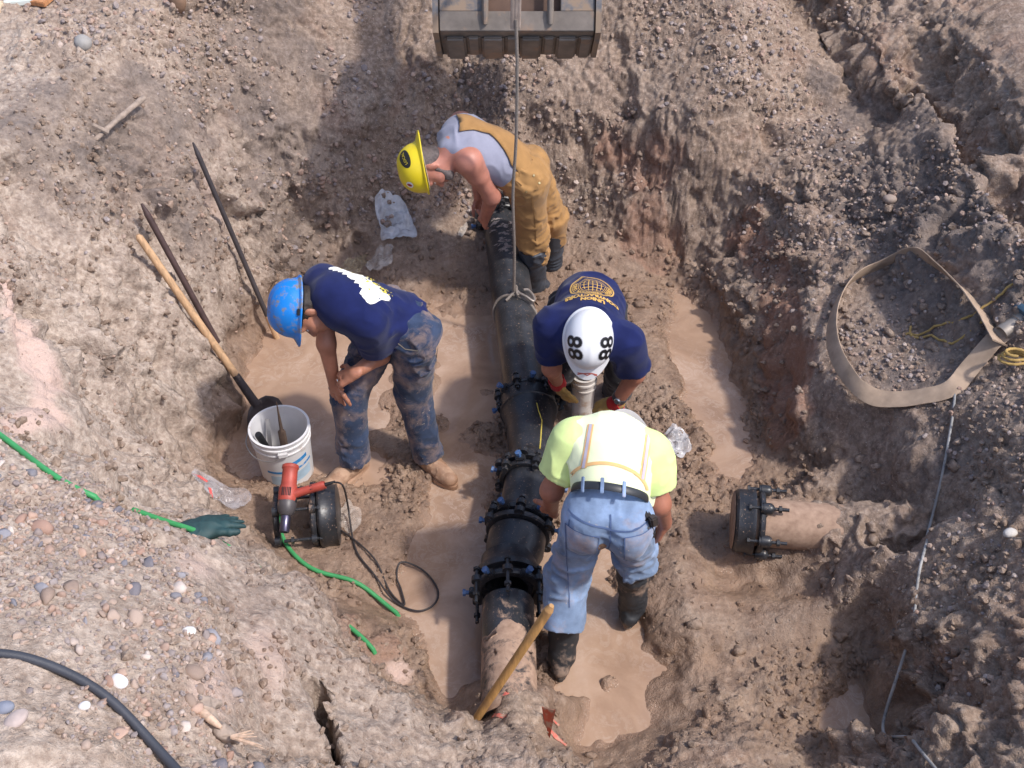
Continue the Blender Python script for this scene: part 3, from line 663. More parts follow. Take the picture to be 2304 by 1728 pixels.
def hand(w, d, pn, side, curl=.5, spread=.10, sc=1.0, thick=1.0):
    """wrist, pointing direction, palm normal (the side fingers curl to), side vector toward the thumb"""
    w = V(w); d = V(d).normalized(); pn = V(pn); pn = (pn - d * pn.dot(d)).normalized(); th = d.cross(pn).normalized()
    if th.dot(V(side)) < 0: th = -th
    P = [C(w - d * .02, w + d * .03 * sc, .026 * thick, .03 * thick, .02, pn, .72),
         C(w + d * .03 * sc + th * .02, w + d * .082 * sc + th * .024, .02 * thick, .019 * thick, .015, pn, .8), C(w + d * .03 * sc - th * .018, w + d * .076 * sc - th * .026, .02 * thick, .018 * thick, .015, pn, .8)]
    for i, (off, L) in enumerate(((.033, .072), (.011, .080), (-.011, .075), (-.032, .058))):
        off *= sc; L *= sc; p = w + d * (.082 - abs(off) * .12) * sc + th * off; ang = 0; dirv = d + th * (off * spread * 25)
        for j, fr in enumerate((.44, .32, .24)):
            ang += curl * (.55, 1.0, .8)[j]; dd = (dirv.normalized() * math.cos(ang) + pn * math.sin(ang)).normalized()
            q = p + dd * L * fr; r = (.0098 - .0011 * j) * thick; P.append(C(p, q, r, r * .94, .006)); p = q
    p = w + d * .022 * sc + th * .026 * sc
    for j, (L, a, b) in enumerate(((.042, .75, .15), (.034, .45, .35), (.026, .3, .45))):
        dd = (d * (1 - a * .5) + th * a + pn * b * curl * 1.4).normalized(); q = p + dd * L * sc; r = (.0125 - .0012 * j) * thick; P.append(C(p, q, r, r * .92, .008)); p = q
    return P
def head(c, up, fw):
    """c: head centre at ear height"""
    c = V(c); u = V(up).normalized(); f = V(fw); f = (f - u * f.dot(u)).normalized(); r = f.cross(u)
    P = [E(c + u * .035 - f * .008, (r, f, u), (.076, .096, .092)), E(c - u * .035 + f * .035, (r, f, u), (.058, .062, .085), .03),
         C(c - u * .085 + f * .06 - r * .018, c - u * .085 + f * .06 + r * .018, .026, .026, .03),
         C(c - u * .005 + f * .098, c - u * .038 + f * .118, .009, .014, .012), C(c - u * .042 + f * .105 - r * .012, c - u * .042 + f * .105 + r * .012, .009, .009, .008),
         C(c - u * .066 + f * .096 - r * .018, c - u * .066 + f * .096 + r * .018, .007, .007, .006), C(c - u * .076 + f * .094 - r * .014, c - u * .076 + f * .094 + r * .014, .008, .008, .006),
         C(c + u * .022 + f * .09 - r * .035, c + u * .022 + f * .09 + r * .035, .012, .012, .02)]
    for s in (-1, 1):
        P += [E(c + r * s * .079 - u * .005 - f * .01, (r + f * .3 * s, f, u), (.010, .019, .032), .006), E(c + r * s * .036 + f * .088 - u * .004, (r, f, u), (.014, .012, .010), .008, 's'),
              C(c + r * s * .034 - u * .03 + f * .075, c + r * s * .045 - u * .03 + f * .06, .022, .02, .03)]
    return P
def eyes(c, up, fw, parent):
    c = V(c); u = V(up).normalized(); f = V(fw); f = (f - u * f.dot(u)).normalized(); r = f.cross(u)
    for s in (-1, 1):
        g = Geo().lathe([(.0005, -.011), (.007, -.008), (.0105, 0), (.007, .008), (.0005, .011)], c + r * s * .034 + f * .083 - u * .004, f, 12); g.build('eye', EYEW, parent)
def hard_hat(c, up, fw, mat, parent, peak=.06, brim=.010, h=.128, ridge=.006, a=.112, b=.138, band=None):
    """c: centre of the brim plane"""
    c = V(c); u = V(up).normalized(); f = V(fw); f = (f - u * f.dot(u)).normalized(); r = f.cross(u)
    NS, NR = 56, 16; vs = []; fs = []
    def row(fun):
        for k in range(NS):
            t = 2 * math.pi * k / NS; x, y, z = fun(math.cos(t), math.sin(t)); vs.append(c + f * x + r * y + u * z)
    def edge(ct, st, ex, dz):
        pk = max(0, ct) ** 1.6; w = brim + peak * pk
        return ((b + w * ex) * ct, (a + (brim + .1 * peak * pk) * ex) * st, dz - .016 * pk * ex)
    row(lambda ct, st: edge(ct, st, 1, -.006)); row(lambda ct, st: edge(ct, st, 1.02, 0)); row(lambda ct, st: edge(ct, st, .5, .006)); row(lambda ct, st: edge(ct, st, .12, .010))
    for i in range(1, NR):
        ph = (i / NR) * math.pi / 2; cr = math.cos(ph) ** .72; sz = math.sin(ph)
        def dome(ct, st, cr=cr, sz=sz):
            x, y = b * cr * ct, a * cr * st; z = .012 + (h - .012) * sz
            rd = ridge * (math.exp(-(y / .014) ** 2) + .7 * math.exp(-((abs(y) - .038) / .010) ** 2)) * min(1, max(0, sz - .25) * 2.2) * max(0, 1 - (x / .12) ** 4)
            return x, y, z + rd
        row(dome)
    n = len(vs) // NS; vs.append(c + u * (h + ridge)); top = len(vs) - 1
    for i in range(n - 1):
        for k in range(NS): l = (k + 1) % NS; fs.append((i * NS + k, i * NS + l, (i + 1) * NS + l, (i + 1) * NS + k))
    for k in range(NS): fs.append(((n - 1) * NS + k, (n - 1) * NS + (k + 1) % NS, top))
    base = len(vs)
    row(lambda ct, st: (b * .95 * ct, a * .95 * st, -.004))
    for i in range(1, 8):
        ph = (i / 8) * math.pi / 2; cr = math.cos(ph) ** .72; row(lambda ct, st, cr=cr, ph=ph: (b * .95 * cr * ct, a * .95 * cr * st, .006 + (h - .02) * math.sin(ph)))
    for i in range(7):
        for k in range(NS): l = (k + 1) % NS; fs.append((base + i * NS + l, base + i * NS + k, base + (i + 1) * NS + k, base + (i + 1) * NS + l))
    for k in range(NS): l = (k + 1) % NS; fs.append((k, l, base + l, base + k))
    fs.append(tuple(base + 7 * NS + k for k in range(NS)))
    g = Geo(); g.add(vs, fs); o = g.build('hard_hat', mat, parent)
    gb = Geo()
    ringp = [c + f * (math.cos(t) * b * .84) + r * (math.sin(t) * a * .84) - u * .012 for t in [2 * math.pi * k / 40 for k in range(40)]]
    gb.tube(ringp, [(.003, .013)] * 40, 8, closed=True); gb.build('headband', band or BLACKPL, o)
    return o
def leg_prims(h, k, a, rh, rk, ra, kk=.03, flat_end=True):
    h, k, a = V(h), V(k), V(a)
    return [C(h, k, rh, rk, kk), (T if flat_end else C)(k - (a - k).normalized() * .03, a, rk, ra, kk)]
def rubber_boot(k, a, toe, mat, parent, top=.30, name='rubber_boot', r=.072):
    """shaft from the calf down to the ankle, foot toward toe"""
    k, a = V(k), V(a); d = V(toe); d.z = 0; d.normalize(); s = V(-d.y, d.x, 0); up = (k - a).normalized(); sole = V(a.x, a.y, a.z - .075)
    g = [T(a + up * top, a - up * .02, r, .058, .03), C(a, sole + d * .03 + V(0, 0, .045), .055, .045, .03), C(sole + d * .02 + V(0, 0, .042), sole + d * .155 + V(0, 0, .032), .046, .042, .03, (0, 0, 1), .85),
         C(sole - d * .05 + V(0, 0, .04), sole + V(0, 0, .04), .042, .044, .02)]
    o = body(name, g, mat, parent, .007, dict(amp=.006, scale=14, s=3, squash=(1, 1, 1.8)))
    so = Geo(); ring = []
    for t in range(24):
        an = 2 * math.pi * t / 24; x = math.cos(an); y = math.sin(an); ring.append(sole + d * (.055 + x * .145) + s * (y * (.052 if x > 0 else .044)))
    so.add([p + V(0, 0, -.002) for p in ring] + [p + V(0, 0, .022) for p in ring], [(i, (i + 1) % 24, 24 + (i + 1) % 24, 24 + i) for i in range(24)] + [tuple(range(24)), tuple(range(47, 23, -1))]); so.build('sole', mat, o)
    return o
def work_shoe(a, toe, mat, parent):
    a = V(a); d = V(toe); d.z = 0; d.normalize(); s = V(-d.y, d.x, 0); sole = V(a.x, a.y, a.z - .085)
    g = [T(a + V(0, 0, .05), a - V(0, 0, .03), .056, .056, .02), C(a - V(0, 0, .03), sole + d * .1 + V(0, 0, .045), .052, .042, .025), C(sole - d * .045 + V(0, 0, .045), sole + d * .03 + V(0, 0, .042), .042, .044, .02),
         C(sole + d * .10 + V(0, 0, .038), sole + d * .165 + V(0, 0, .036), .048, .044, .02, (0, 0, 1), .86)]
    o = body('work_boot', g, mat, parent, .006, dict(amp=.004, scale=22, s=9))
    so = Geo(); ring = []
    for t in range(24):
        an = 2 * math.pi * t / 24; x = math.cos(an); y = math.sin(an); ring.append(sole + d * (.06 + x * .155) + s * (y * (.056 if x > 0 else .046)))
    so.add([p + V(0, 0, -.004) for p in ring] + [p + V(0, 0, .02) for p in ring], [(i, (i + 1) % 24, 24 + (i + 1) % 24, 24 + i) for i in range(24)] + [tuple(range(24)), tuple(range(47, 23, -1))]); so.build('sole', mat, o)
    top = a + V(0, 0, -.005) + d * .05
    for i in range(4):
        p = a + d * (.035 + .022 * i) + V(0, 0, .02 - .017 * i); gl = Geo(); gl.tube([p - s * .024, p + V(0, 0, .012) + d * .006, p + s * .024], .0035, 6); gl.build('lace', mat, o)
    return o

# ------------------------------------------------------------------ worker in the blue hard hat, leaning on his knee
def worker_blue():
    hl, hr = V(-.465, 3.89, .93), V(-.585, 4.02, .93); kl, kr = V((-0.494,3.916,0.500)), V((-0.811,3.906,0.510)); al, ar = V((-0.436,3.844,0.120)), V((-0.820,3.812,0.120))
    nk = V((-0.813,3.822,1.200)); hc = V((-0.928,3.809,1.130)); sl, sr = V((-0.647,3.748,1.110)), V((-0.870,3.949,1.170))
    el, er = V((-0.629,3.865,0.800)), V((-0.873,3.837,0.900)); wl, wr = V((-0.740,3.740,0.800)), V((-0.862,3.825,0.655))
    up = V(-.93, -.22, .22); fw = V(-.18, -.42, -.9)
    r = empty('person', ((al.x + ar.x) / 2, (al.y + ar.y) / 2, 0.03)); pc = (hl + hr) / 2; ch = (sl + sr) / 2
    tag(r, 'man in blue hard hat, navy shirt and muddy jeans leaning on his knee', 'person')
    dn = (pc - ch).normalized(); fr = (sl - sr).normalized().cross(dn).normalized()
    if fr.z > 0: fr = -fr                                      # chest side, facing the ground
    P = head(hc, up, fw) + [C(nk, hc - up.normalized() * .05, .057, .055, .03), C(sl, sr, .06, .06, .05), C(ch, pc, .12, .115, .06, fr, .72), C(hl, hr, .09, .09, .05),
         C(sl, el, .05, .042), C(el, wl, .043, .029), C(sr, er, .05, .042), C(er, wr, .042, .029)] + leg_prims(hl, kl, al, .08, .055, .04, flat_end=False) + leg_prims(hr, kr, ar, .08, .055, .04, flat_end=False)
    P += hand(wr, V((-0.860,3.825,0.530)) - wr, V(.6, .7, -.1), V(.5, -.6, .2), .25)
    P += hand(wl, V((-0.825,3.748,0.745)) - wl, V(-.1, .35, -.9), V(-.2, .5, .8), .75, .05)
    b = body('body', P, SKIN_A, r, .0055)
    eyes(hc, up, fw, r)
    u = up.normalized(); f = (fw - u * fw.dot(u)).normalized(); rr = f.cross(u)
    body('hair', [E(hc + u * .03 - f * .022, (rr, f, u), (.082, .088, .09), .01), E(hc - u * .03 - f * .055, (rr, f, u), (.066, .045, .05), .03)], HAIR, r, .007, dict(amp=.003, scale=40))
    blue = plain('blue_hat_plastic', rgb((20, 122, 206)), .35, .12, 10, dirt=rgb((122, 118, 116)), dirt_amt=.43, dirt_scale=20)
    hat = hard_hat(hc + u * .045 - f * .004, u * 1.0 - f * .02, f, blue, r, peak=.028, brim=.014)
    tree = None
    sg = Geo(); sg.box(hc + u * .055 + rr * -.118 - f * .02, (.012, .03, .012), Matrix((rr, f, u)).transposed(), .002); sg.build('side_clip', BLACKPL, hat)
    shirt = body('shirt', [C(ch - dn * .02, pc + dn * -.03, .152, .15, .06, fr, .8), C(sl, sr, .083, .083, .07), C(nk + dn * .02, nk - dn * .015, .075, .066, .03), C(ch, ch + dn * .1, .135, .14, .06, fr, .85),
        T(pc - dn * .14, pc + dn * .035, .152, .163, .05, fr, .88), C(sl, sl.lerp(el, .3), .08, .08, .05), T(sl, sl.lerp(el, .72), .075, .086, .04), C(sr, sr.lerp(er, .3), .08, .08, .05), T(sr, sr.lerp(er, .62), .075, .083, .04)], NAVY, r, .0075, dict(amp=.010, scale=7, s=2, squash=(.8, 1.3, 1)))
    J = denim('muddy_denim', rgb((52, 64, 88)), .41)
    tr = body('trousers', [C(hl, hr, .118, .118, .06), C(pc - dn * .04, pc - dn * .1, .132, .125, .05, fr, .88), C(hl, kl, .113, .092, .05), T(kl + V(0, 0, .03), al - V(0, 0, .005), .088, .080, .04), C(hr, kr, .113, .09, .05), T(kr + V(0, 0, .03), ar - V(0, 0, .005), .088, .080, .04)], J, r, .0075, dict(amp=.010, scale=10, s=6, squash=(1, 1, 1.5)))
    t2 = bvh_of(tr); seam = plain('seam_thread', rgb((150, 140, 125)), .9, .2)
    onto('pocket', *strip2d([(-.06, .05), (-.045, .0), (-.01, -.03), (.05, -.035)], .006), hl + V(-.02, -.1, .02), (1, 0, 0), (0, .35, .9), t2, seam, r, .002)
    onto('hammer_loop', *strip2d([(0, .03), (.008, -.06), (-.004, -.13)], .016), hl + V(.13, .03, -.16), (0, 1, 0), (0, 0, 1), t2, J, r, .012)
    work_shoe(al, (.62, -.62, 0), LEATHER, r); work_shoe(ar, (-.5, -.55, 0), LEATHER, r)
    gr = Geo(); dd = (V((-0.825,3.748,0.745)) - wl).normalized(); gr.lathe([(.011, -.003), (.0125, 0), (.011, .003)], wl + dd * .098 + V(0, 0, .002), dd, 14); gr.build('ring', plain('silver', rgb((220, 215, 205)), .2, .1, metal=1.0), r)
    # print on the back of the shirt: white field breaking into yellow flecks
    tb = bvh_of(shirt); WH = cotton('white_print', rgb((235, 233, 225)), .06); YE = cotton('yellow_print', rgb((226, 208, 84)), .15)
    side = (sl - sr).normalized(); o = ch + dn * .02 - fr * .1
    up2 = -dn; ux = -side
    rd = random.Random(3)
    v = [(-.14, .075), (-.14, -.06)]; xs = [-.14 + .28 * i / 22 for i in range(23)]
    for i, x in enumerate(xs): v.append((x, -.055 - (.028 if i % 2 else 0) * rd.uniform(.4, 1.0)))
    for i, x in enumerate(xs[::-1]): v.append((x, 0.075 + (.022 if i % 2 else 0) * rd.uniform(.3, 1)))
    onto('shirt_print', v, [tuple(range(len(v)))], o, ux, up2, tb, WH, r, .002, sub=.02)
    fl = Geo()
    vv = []; ff = []
    for i in range(70):
        x = rd.uniform(-.12, .13); y = -.05 - abs(rd.gauss(0, .028)) if i % 5 else rd.uniform(-.04, .04); s = rd.uniform(.003, .0085); b0 = len(vv)
        for k in range(6): vv.append((x + math.cos(k * 1.047) * s * rd.uniform(.6, 1.2), y + math.sin(k * 1.047) * s * rd.uniform(.6, 1.2)))
        ff.append(tuple(range(b0, b0 + 6)))
    tag(onto('print_flecks', vv, ff, o, ux, up2, tb, YE, r, .003), kind='stuff')
    return r

# ------------------------------------------------------------------ far worker in the yellow hard hat and tan bib overalls
def worker_yellow_hat():
    hl, hr = V(.09, 5.2, .92), V(.09, 5.36, .92); kl, kr = V(.115, 5.27, .5), V(.24, 5.45, .5); al, ar = V((0.149,5.304,0.120)), V(.25, 5.5, .12)
    nk = V((-0.325,5.094,1.190)); hc = V((-0.438,5.045,1.120)); sl, sr = V((-0.233,5.038,1.150)), V((-0.287,5.222,1.200)); sr = V(sl.x - .05, sl.y + .34, 1.18)
    el = V((-0.114,5.127,0.870)); wl = V((-0.157,5.294,0.620)); er = V(-.22, 5.5, .88); wr = V(-.2, 5.52, .62)
    up = V(-.96, -.2, -.12); fw = V(.06, -.3, -.95)
    r = empty('person', (al.x, al.y, .03)); pc = (hl + hr) / 2; ch = (sl + sr) / 2
    tag(r, 'man in yellow hard hat and tan bib overalls bending over the far pipe joint', 'person')
    dn = (pc - ch).normalized(); fr = (sl - sr).normalized().cross(dn).normalized()
    if fr.z > 0: fr = -fr
    P = head(hc, up, fw) + [C(nk, hc - up.normalized() * .05, .064, .06, .03), C(sl, sr, .068, .068, .05), C(ch, pc, .135, .13, .06, fr, .75), C(hl, hr, .09, .09, .05),
         C(sl, sl.lerp(el, .35), .066, .062, .04), C(sl, el, .058, .047), C(el, wl, .049, .032), C(sr, er, .058, .046), C(er, wr, .048, .032)] + leg_prims(hl, kl, al, .08, .055, .04, flat_end=False) + leg_prims(hr, kr, ar, .08, .055, .04, flat_end=False)
    P += hand(wl, V((-0.207,5.400,0.440)) - wl, V(.5, .6, -.3), V(.2, .5, .2), .5) + hand(wr, (.02, .05, -.2), V(.5, -.4, -.3), V(.2, -.5, .2), .5)
    body('body', P, SKIN_B, r, .0055)
    eyes(hc, up, fw, r)
    u = up.normalized(); f = (fw - u * fw.dot(u)).normalized(); rr = f.cross(u)
    body('hair', [E(hc + u * .03 - f * .022, (rr, f, u), (.080, .086, .088), .01), E(hc - u * .03 - f * .055, (rr, f, u), (.062, .04, .045), .03)], HAIRG, r, .007, dict(amp=.003, scale=40))
    body('beard', [C(hc - u * .085 + f * .062 - rr * .04, hc - u * .085 + f * .062 + rr * .04, 0.026, .026, .02), C(hc - u * .02 + f * .005 - rr * .062, hc - u * .08 + f * .05 - rr * .035, .018, .024, .02), C(hc - u * .02 + f * .005 + rr * .062, hc - u * .08 + f * .05 + rr * .035, .018, .024, .02)], HAIRG, r, .006, dict(amp=.003, scale=50))
    yel = plain('yellow_hat_plastic', rgb((222, 198, 38)), .32, .1, 8, dirt=rgb((150, 130, 90)), dirt_amt=.22, dirt_scale=14)
    hat = hard_hat(hc + u * .045, u, -f, yel, r, peak=.045, brim=.014, band=plain('white_strap', rgb((190, 186, 178)), .7, .2))
    th = bvh_of(hat); nzc = (V(0, 0, 4.23) - hc).normalized()
    def sticker(px, nm, shape, mat, lift):
        n = V(px).normalized(); a_, b_, _ = frame(n, u); h = th.ray_cast(hc + u * .05 + n * .4, -n)
        if h[0] is not None: return onto(nm, *shape, h[0], b_, -a_ if b_.cross(-a_).dot(n) > 0 else a_, th, mat, hat, lift, .05, sub=.009)
    blk = plain('black_sticker', rgb((30, 28, 24)), .5, .1); wht = plain('white_sticker', rgb((225, 222, 215)), .5, .08); rd = plain('red_sticker', rgb((150, 40, 40)), .5, .1)
    n1 = (u * .75 - f * .55 + V(0, -.55, .45)).normalized(); n2 = (u * .62 + f * .62 + V(0, -.6, .3)).normalized()
    disc = (lambda a, b: ([(math.cos(t * .2618) * a, math.sin(t * .2618) * b) for t in range(24)], [tuple(range(24))]))
    sticker(n1, 'oval_sticker', disc(.032, .052), blk, .0015)
    tx = text2d('LOCAL', .022); sticker(n1, 'sticker_lettering', ([(y, -x) for x, y in tx[0]], tx[1]), yel, .003)
    sticker(n2, 'round_sticker', disc(.02, .02), wht, .0015); sticker(n2, 'sticker_mark', disc(.014, .009), rd, .003)
    GREY = cotton('grey_vest', rgb((142, 143, 160)), .12); TAN = cotton('tan_duck', rgb((160, 122, 78)), .18, MUDL, .24)
    body('tank_top', [C(ch - dn * .0, pc - dn * .1, .152, .152, .06, fr, .82), C(sl.lerp(sr, .24), sr.lerp(sl, .24), .094, .094, .06), C(nk + dn * .03, nk + dn * .0, .078, .07, .03), C(ch + dn * .1, ch + dn * .2, .155, .155, .05, fr, .86)], GREY, r, .0075, dict(amp=.007, scale=8, s=12, squash=(1, 1, 1)))
    tr = body('overalls', [C(hl, hr, .102, .102, .08), C(pc - dn * .04, pc - dn * .15, .128, .154, .08, fr, .9), C(hl, kl, .108, .09, .08), T(kl + V(0, 0, .03), al + V(0, 0, .19), .092, .084, .04), C(hr, kr, .105, .09, .05), T(kr + V(0, 0, .03), ar + V(0, 0, .19), .1, .09, .04)], TAN, r, .0075, dict(amp=.008, scale=11, s=19, squash=(1, 1, 1.5)))
    # broad back panel running up into two straps
    tv = [(-.15, -.02), (.15, -.02), (.135, .1), (.07, .21), (.045, .27), (.06, .34), (.075, .43), (.035, .43), (.016, .34), (0, .30), (-.016, .34), (-.035, .43), (-.075, .43), (-.06, .34), (-.045, .27), (-.07, .21), (-.135, .1)]
    tank = [o for o in r.children if o.name.startswith('tank_top')][0]; tt = bvh_of(tank)
    st = onto('back_straps', tv, [tuple(range(len(tv)))], pc - dn * .1 - fr * .12, (sr - sl).normalized(), -dn, tt, TAN, r, .007, sub=.03)
    for e_ in (0,):
        so = st.modifiers.new('thick', 'SOLIDIFY'); so.thickness = .006; so.offset = 1
    t2 = bvh_of(tr); dk = plain('dark_seam', rgb((110, 78, 42)), .9, .2)
    onto('side_seam', *strip2d([(0, .16), (.0, -.02), (.02, -.22), (.03, -.4)], .006), hl + V(.02, -.12, 0), (1, 0, 0), (0, .2, .97), t2, dk, r, .003)
    onto('pocket_edge', *strip2d([(-.07, .09), (-.02, .05), (.005, -.02)], .006), hl + V(-.02, -.12, 0), (1, 0, 0), (0, .2, .97), t2, dk, r, .003)
    for q in ((.03, .1), (.06, .06), (-.01, .02)):
        onto('rivet', *disc(.005, .005), hl + V(q[0], -.12, q[1]), (1, 0, 0), (0, .2, .97), t2, plain('brass', rgb((225, 205, 150)), .3, .1, metal=.8), r, .004)
    rubber_boot(kl, al, (-.8, -.3, 0), RUBBER2, r, .30, r=.092); rubber_boot(kr, ar, (-.8, -.2, 0), RUBBER2, r, .30, r=.085)
    return r

# ------------------------------------------------------------------ worker in the white hard hat numbered 88
def worker_white_hat():
    hl, hr = V(.47, 4.17, .88), V(.29, 4.17, .88); kl, kr = V(.57, 4.12, .46), V(.25, 4.14, .46); al, ar = V(.58, 4.36, .12), V(.27, 4.38, .12)
    nk = V(.36, 3.90, 1.03); hc = V(.348, 3.772, .998); sl, sr = V((0.521,3.770,0.970)), V((0.195,3.879,0.970))
    el, er = V((0.588,3.799,0.740)), V((0.192,3.864,0.720)); wl, wr = V((0.510,3.812,0.530)), V((0.230,3.998,0.500))
    up = V(.02, -.82, .50); fw = V(-.02, -.48, -.87)
    r = empty('person', (.42, 4.37, .03)); pc = (hl + hr) / 2; ch = (sl + sr) / 2
    tag(r, 'man in white hard hat and navy union shirt crouching beside the pipe bend', 'person')
    dn = (pc - ch).normalized(); fr = (sl - sr).normalized().cross(dn).normalized()
    if fr.z > 0: fr = -fr
    P = head(hc, up, fw) + [C(nk, hc - up.normalized() * .05, .057, .055, .03), C(sl, sr, .06, .06, .05), C(ch, pc, .115, .11, .06, fr, .75), C(hl + V(0, .03, -.08), hr + V(0, .03, -.08), .075, .075, .05),
         C(sl, el, .052, .043), C(el, wl, .044, .03), C(sr, er, .052, .043), C(er, wr, .044, .03)] + leg_prims(hl + V(0, .03, -.1), kl, al, .07, .055, .04, flat_end=False) + leg_prims(hr + V(0, .03, -.1), kr, ar, .07, .055, .04, flat_end=False)
    dl = V((0.362,3.849,0.430)) - wl; dr = V((0.277,4.001,0.360)) - wr
    P += hand(wl, dl, V(.1, .3, -.9), V(0, -.5, .3), .35) + hand(wr, dr, V(.6, .3, -.5), V(.3, -.6, .4), .45)
    body('body', P, SKIN_C, r, .0055); eyes(hc, up, fw, r)
    u = up.normalized(); f = (fw - u * fw.dot(u)).normalized(); rr = f.cross(u)
    body('hair', [E(hc + u * .03 - f * .022, (rr, f, u), (.080, .086, .088), .01)], HAIR, r, .008)
    wh = plain('white_hat_plastic', rgb((226, 226, 228)), .28, .04, 6, dirt=rgb((190, 182, 178)), dirt_amt=.25, dirt_scale=20)
    hat = hard_hat(hc + u * .05, u, f, wh, r, peak=.05, brim=.008, a=.112, b=.138, ridge=.0025)
    th = bvh_of(hat); blk = plain('numeral_black', rgb((24, 22, 24)), .4, .1); gr = plain('numeral_edge', rgb((170, 168, 172)), .5, .05); redm = plain('red_marker', rgb((190, 96, 84)), .6, .1)
    t88 = text2d('88', .112, .0016); t88b = text2d('88', .112, .0045)
    for s in (-1, 1):
        n = (u * .8 + rr * s * .62 + f * .05).normalized(); o = hc + u * .05 + n * .14
        ux = f * 1.0; uy = n.cross(ux)
        if s < 0: ux = -ux; uy = n.cross(ux)
        for nm, t, m_, lf in (('numeral_edge', t88b, gr, .0012), ('numeral', t88, blk, .0024)):
            onto(nm, *t, o + f * .02, ux, uy, th, m_, hat, lf, .08, sub=.015)
    zz_ = []
    for k in range(2): onto('brim_flash', *strip2d([(-.045, .004 + k * .006), (-.02, -.004), (0, .006 - k * .01), (.02, -.002), (.045, .003 - k * .008)], .005), hc + u * .06 + f * .165, rr, f, th, redm, hat, .002, .08)
    shirt = body('shirt', [C(ch - dn * .0, pc + dn * .0, .155, .155, .06, fr, .84), C(sl, sr, .085, .085, .07), C(nk + dn * .03, nk - dn * .0, .075, .068, .03), T(pc - dn * .14, pc + dn * .04, .155, .16, .05, fr, .9), C(ch + dn * .1, ch + dn * .25, .15, .155, .06, fr, .88),
        C(sl, sl.lerp(el, .3), .082, .08, .05), T(sl, sl.lerp(el, .78), .078, .086, .04), C(sr, sr.lerp(er, .3), .082, .08, .05), T(sr, sr.lerp(er, .72), .078, .085, .04)], NAVY, r, .0075, dict(amp=.008, scale=7, s=32, squash=(1, 1, 1)))
    DK = denim('black_trousers', rgb((34, 32, 36)), .12)
    hz = V(0, .05, -.09)
    body('trousers', [C(hl + hz, hr + hz, .1, .1, .06), C(hl + hz, kl, .10, .085, .05), T(kl + V(0, 0, .03), al - V(0, 0, .03), .085, .08, .04), C(hr + hz, kr, .10, .085, .05), T(kr + V(0, 0, .03), ar - V(0, 0, .03), .085, .08, .04)], DK, r, .0085, dict(amp=.012, scale=8, s=36))
    rubber_boot(kl, al, (.1, -1, 0), RUBBER, r, .1); rubber_boot(kr, ar, (-.1, -1, 0), RUBBER, r, .1)
    # union emblem and lettering, reading the right way up on a standing man's back
    tb = bvh_of(shirt); GO = cotton('gold_print', rgb((206, 164, 92)), .12); sd = (sr - sl).normalized() * -1; sd = (sl - sr).normalized() * -1
    upv = -dn; ux = upv.cross(-fr).normalized(); nb = -fr
    o = ch + dn * .213 - fr * .12
    def pr(nm, vf, c, lift=.0025, sub=.02): onto(nm, vf[0], vf[1], c, ux, upv, tb, GO, r, lift, .2, sub=sub)
    for a_, b_ in ((.098, .105), (.091, .094), (.066, .069), (.058, .061)): pr('emblem_ring', ring2d(a_, b_, 48), o)
    for k in range(-2, 3):
        x = k * .021; L = math.sqrt(max(.054 ** 2 - x * x, 0)); pr('emblem_globe_line', strip2d([(x * (1 - .15 * (t * t)), L * t) for t in (-1, -.5, 0, .5, 1)], .0035), o)
        pr('emblem_globe_line', strip2d([(L * t, x) for t in (-1, -.5, 0, .5, 1)], .0035), o)
    for txt, a0, a1, flip in (("LABORERS' INTERNATIONAL UNION", math.radians(200), math.radians(-20), 1),):
        for i, chh in enumerate(txt):
            if chh == ' ': continue
            t = a0 + (a1 - a0) * (i + .5) / len(txt); tv, tf = text2d(chh, .022, .0012); rt = t - math.pi / 2
            tv = [(math.cos(t) * .080 + x * math.cos(rt) - y * math.sin(rt), math.sin(t) * .080 + x * math.sin(rt) + y * math.cos(rt)) for x, y in tv]; pr('emblem_letter', (tv, tf), o, sub=0)
    pr('lettering', text2d('CONTRACTORS', .034, .002), o - dn * .122); pr('lettering', text2d('UNION', .034, .002), o - dn * .155)
    # leather work gloves with red cuffs, wrist watch
    GL = cotton('glove_leather', rgb((168, 134, 78)), .2, MUD, .25); RC = cotton('red_cuff', rgb((172, 44, 44)), .15)
    for w, d_, pn, sdv, cu in ((wl, dl, V(.1, .3, -.9), V(0, -.5, .3), .35), (wr, dr, V(.6, .3, -.5), V(.3, -.6, .4), .45)):
        g = body('glove', hand(w, d_, pn, sdv, cu, .1, 1.05, 1.28), GL, r, .006, dict(amp=.003, scale=25, s=4)); dd = d_.normalized()
        gc = Geo(); gc.lathe([(.036, -.045), (.043, -.045), (.042, .0), (.036, .012), (.030, .012)], w + dd * .02, dd, 20); gc.build('cuff', RC, g)
    a_ = (el - wl).normalized(); gw = Geo(); gw.lathe([(.034, -.011), (.038, -.011), (.038, .011), (.034, .011)], wl + a_ * .05, a_, 20)
    wt = gw.build('wrist_watch', plain('watch_strap', rgb((60, 60, 66)), .4, .2), r); n = (V(0, 0, 4.23) - wl).normalized(); n = (n - a_ * n.dot(a_)).normalized()
    gf = Geo(); gf.lathe([(.0005, .008), (.014, .008), (.0175, .004), (.0175, -.002)], wl + a_ * .05 + n * .036, n, 20); gf.build('watch_face', plain('steel_watch', rgb((190, 195, 198)), .2, .1, metal=.9), wt)
    return r

